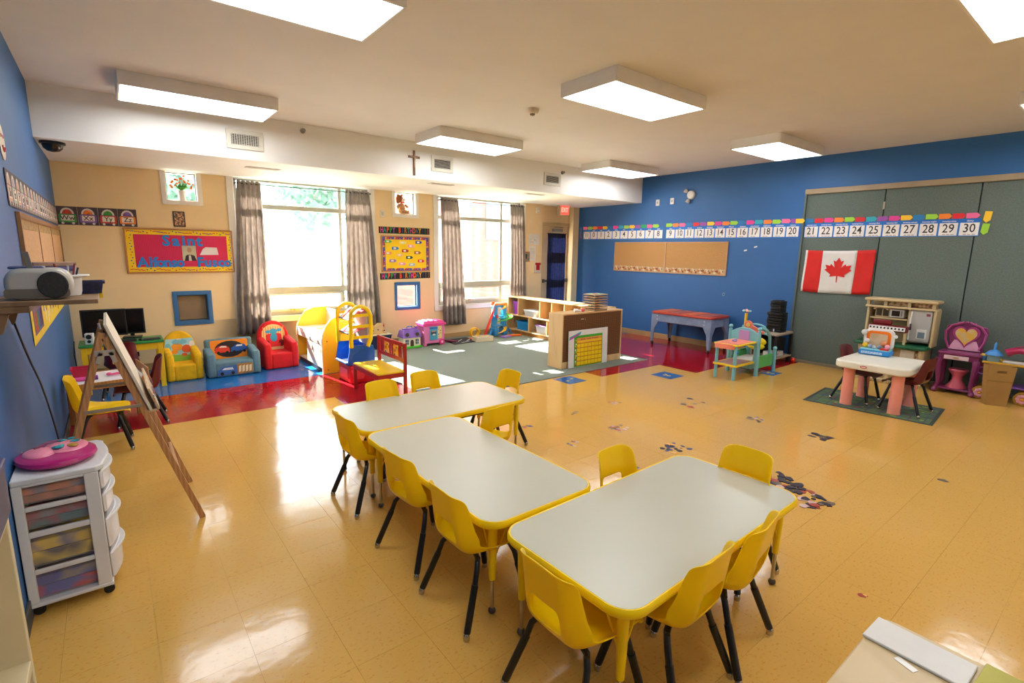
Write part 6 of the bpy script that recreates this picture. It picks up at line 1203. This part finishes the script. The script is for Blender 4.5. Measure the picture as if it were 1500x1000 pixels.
t = thing('toy_dome', 'blue domed toy cover on the yellow trolley top', 'toy', (7.80, 1.05, .448)); MB().lathe([(.058, 0), (.06, .03), (.06, .07)], 20).build('jar', M('#7f9a9c', .2), t); MB().lathe([(.08, .07), (.076, .08), (.05, .115), (.018, .13), (.012, .15), (.014, .19), (.004, .215)], 20).build('lid', M('#3f86c8', .35), t)
t = thing('toy_cup', 'small blue and yellow toy cup left of the blue dome', 'toy', (7.79, 1.13, .448)); MB().lathe([(.02, 0), (.03, .03), (.032, .05)], 12).build('cup', M('#3a78b8', .35), t); MB().lathe([(.033, .05), (.036, .06), (.02, .075)], 12).build('rim', M('#c9a83c', .35), t)
t = thing('toy_sewing_machine', 'magenta toy sewing machine at the end of the yellow trolley top', 'toy', (7.79, .845, .448)); SM = M('#a8154c', .3, coat=.3)
MB().bb(-.05, .05, -.13, .12, 0, .025).build('base', M('#d0ccc8', .4), t, .006); MB().bb(-.04, .04, -.13, -.05, .025, .13).build('column', SM, t, .012); k = MB(); k.tube([(0, -.10, .135), (0, 0, .15), (0, .06, .135), (0, .1, .11)], [.035, .034, .038, .045], 12); k.build('arm', SM, t); MB().ball((-.045, -.09, .08), (.008, .022, .02)).build('dial', M('#1a9a8c', .4), t); k = MB(); k.tube([(0, -.11, .165), (0, -.02, .205), (0, .06, .17)], .006, 6); k.build('handle', SM, t)
t = thing('pink_ball', 'pink rounded toy hanging at the right side of the trolley', 'toy', (7.70, .62, .30)); MB().ball((0, 0, 0), (.04, .045, .045)).build('ball', M('#d88a9c', .4), t)

# ------------------------------------------------------------------ near desk
t = thing('teacher_desk', 'light wood desk corner at the bottom right of the picture', 'desk', (.93, -.16, 0)); DW = M('#c9b084', .4, kind='wave', scale=1.4, hex2='#c2a87a', stretch=(1, 6, 1))
MB().prism(rrect(-.45, .45, -.46, .46, .03, 5), .722, .75).build('desktop', DW, t, .004)
for sx_ in (-1, 1):
    for sy_ in (-1, 1): MB().bb(sx_*.36-.02, sx_*.36+.02, sy_*.37-.02, sy_*.37+.02, 0, .722).build('leg', M('#8a7a5c', .5), t, .003)
q = MB(); q.bb(-.38, .38, -.38, -.36, .64, .722); q.bb(-.38, .38, .36, .38, .64, .722); q.build('apron', M('#a08a60', .5), t)
t = thing('paper_pad', 'pale grey binder lying on the corner of the light wood desk', 'binder', (1.305, .20, .751), rad(-2)); MB().bb(-.045, .05, -.08, .10, 0, .007).build('binder', M('#d5cfc4', .5), t, .002)
t = thing('sticky_note', 'yellow-green paper pad at the near edge of the desk', 'note pad', (1.315, .035, .751), rad(-3)); MB().bb(-.055, .06, -.06, .078, 0, .006).build('pad', M('#b5ac4c', .6), t, .001)
t = thing('tape_scrap', 'piece of clear tape stuck on the light wood desk', 'tape', (1.245, .215, .7505), rad(70)); MB().bb(-.02, .02, -.008, .008, 0, .0008).build('tape', M('#dcd8cc', .3), t)
t = thing('phone', 'white rimmed phone standing at the right bottom edge of the picture', 'phone', (1.43, .02, .72)); MB().box((0, 0, .04), (.05, .06, .10)).build('body', M('#d8d4d0', .3), t, .01)
MB().box((.005, -.0, .0905), (.034, .042, .002)).build('screen', M('#1a1428', .2), t)

# ------------------------------------------------------------------ floor stickers
SC = [M(h, .4) for h in ('#2c2430', '#a8402c', '#c9a8a0', '#3a4a7a', '#e0a83c', '#6a5a4a')]
def sticker(label, x, y, rx, ry, n, seed, cols=(0, 1, 2, 3, 4), rot=0, sz=.02):
    t = thing('floor_sticker', label, 'floor sticker', (x, y, 0), rot, group='floor stickers'); r_ = random.Random(seed); g = MB()
    for k in range(n):
        px, py = r_.uniform(-rx, rx), r_.uniform(-ry, ry); s_ = sz*r_.uniform(.6, 1.3); m_ = r_.randint(5, 8); a0 = r_.uniform(0, 6)
        g.prism([(px+s_*r_.uniform(.6, 1.2)*cos(a0+2*PI*i/m_), py+s_*r_.uniform(.6, 1.2)*sin(a0+2*PI*i/m_)) for i in range(m_)], .0003, .0008+.00008*k, r_.choice(cols))
    g.build('decal', SC, t)
sticker('small worn sticker on the yellow floor between the tables and the blue square', 4.17, 3.47, .06, .05, 7, 1, (0, 1, 2))
sticker('dark comma-shaped worn sticker left of the other floor stickers', 3.53, 3.46, .07, .03, 5, 2, (0, 5))
sticker('small reddish sticker by the right end of the farthest table', 2.91, 3.43, .06, .02, 5, 3, (1, 3))
sticker('worn red and blue sticker on the floor beyond the middle table', 2.95, 2.87, .06, .05, 6, 4, (1, 3, 2))
sticker('large worn multicoloured sticker in the middle of the yellow floor', 3.57, 2.89, .08, .08, 16, 5, (0, 1, 2, 5))
sticker('worn blue and yellow sticker just beyond the nearest table', 3.56, 2.30, .10, .09, 22, 6, (0, 3, 4), sz=.022)
for k, (x, y, c_) in enumerate(((4.969, 3.06, 0), (4.73, 2.985, 5), (4.96, 2.90, 0), (4.70, 2.886, 1), (4.84, 2.922, 5))):
    sticker('small round spot %s in the cluster of five spots on the floor' % ['farthest back', 'at the left', 'at the right', 'nearest the camera, reddish', 'in the middle'][k], x, y, .004, .004, 1, 20+k, (c_,), sz=.035)
sticker('dark striped sticker on the floor left of the rug', 4.86, 2.27, .09, .08, 12, 7, (0, 5, 2), sz=.02)
sticker('grey duck-shaped sticker on the floor in front of the rug', 4.86, 1.69, .07, .07, 9, 8, (0, 5), sz=.035)
sticker('large torn picture sticker beside the chair at the right end of the nearest table', 3.58, 1.37, .11, .26, 80, 9, (0, 0, 0, 1, 2, 5, 0), rot=rad(-25), sz=.028)
sticker('small dark oval sticker far right on the yellow floor', 4.63, .775, .02, .012, 5, 10, (0, 5), sz=.025)
sticker('small red and orange square sticker near the desk', 2.686, .665, .018, .018, 5, 11, (1, 4), sz=.014)
sticker('tiny worn sticker behind the nearest table', 3.0, 2.24, .02, .02, 3, 12, (0, 3), sz=.014)

# ------------------------------------------------------------------ outside the windows
def lawn(): return MB().bb(-40, 60, YW+.3, 70, -.6, -.45)
struct('ground', lawn(), M('#b9b6a6', .9, var=.08, scale=.6), label='pale paved yard outside the windows')
t = thing('brick_building', 'brick building with a pale panel outside the right window', 'building', (10.6, 15.5, -.45)); MB().bb(-2.2, 1.0, -1.5, 4, 0, 7).build('wall', M('#9a5648', .8, kind='wave', scale=3, hex2='#8a4a3e', stretch=(.2, .2, 3)), t); MB().bb(-2.25, -1.3, -1.56, -1.5, 0, 6).build('pale_panel', M('#c8bcae', .7), t); MB().bb(-.7, .3, -1.55, -1.5, 2.4, 3.8).build('window', M('#6a7a86', .3), t)
LEAF = M('#688a7a', .7, var=.3, scale=1.5, transl=.4)
def tree(label, x, y, h_, r_, seed):
    t = thing('leafy_tree', label, 'tree', (x, y, -.45), group='trees outside the windows'); MB().tube([(0, 0, 0), (.1, 0, h_*.35), (0, .1, h_*.6)], [.22, .16, .08], 8).build('trunk', M('#a09a90', .9), t)
    rr = random.Random(seed); g = MB(); vs = []; fs = []
    for k in range(1500):
        a, b_ = rr.uniform(0, 6.28), rr.uniform(-1, 1); q = rr.random()**.4; lob = 1+.25*sin(3*a+seed)+.2*sin(5*b_*2)
        p = Vector((q*r_*lob*cos(a)*math.sqrt(1-b_*b_), q*r_*lob*sin(a)*math.sqrt(1-b_*b_), h_*.65+q*r_*.95*b_*lob)); s_ = rr.uniform(.10, .22); e = Euler((rr.uniform(0, 6), rr.uniform(0, 6), 0)).to_matrix(); o_ = len(vs)
        vs += [p+e @ Vector(c_)*s_ for c_ in ((-1, -.5, 0), (1, -.5, 0), (0, 1.2, 0))]; fs.append((o_, o_+1, o_+2))
    g.add(vs, fs).build('foliage', LEAF, t, smooth=0)['kind'] = 'stuff'
tree('broad tree seen through the upper left of the left window', 1.6, 28, 8.5, 2.8, 1); tree('tree in the middle of the left window', 7.6, 24, 7.4, 2.3, 2); tree('tall tree at the right side of the left window', 10.5, 30, 9.5, 3, 3); tree('tree seen past the right edge of the brick building', 15.8, 18, 7.5, 2.4, 4); tree('tree seen through the small window with the vase', 1.2, 17, 6.5, 1.8, 5)
t = thing('yard_fence', 'low blue-grey metal fence outside the left window', 'fence', (4.9, 17.5, -.45))
for k in range(9): MB().bb(-3.2+.8*k-.03, -3.2+.8*k+.03, -.03, .03, 0, 1.5).build('post', M('#5a6a8a', .5), t)
for z in (.3, 1.05, 1.42): MB().bb(-3.2, 3.2, -.012, .012, z, z+.04).build('rail', M('#5a6a8a', .5), t)
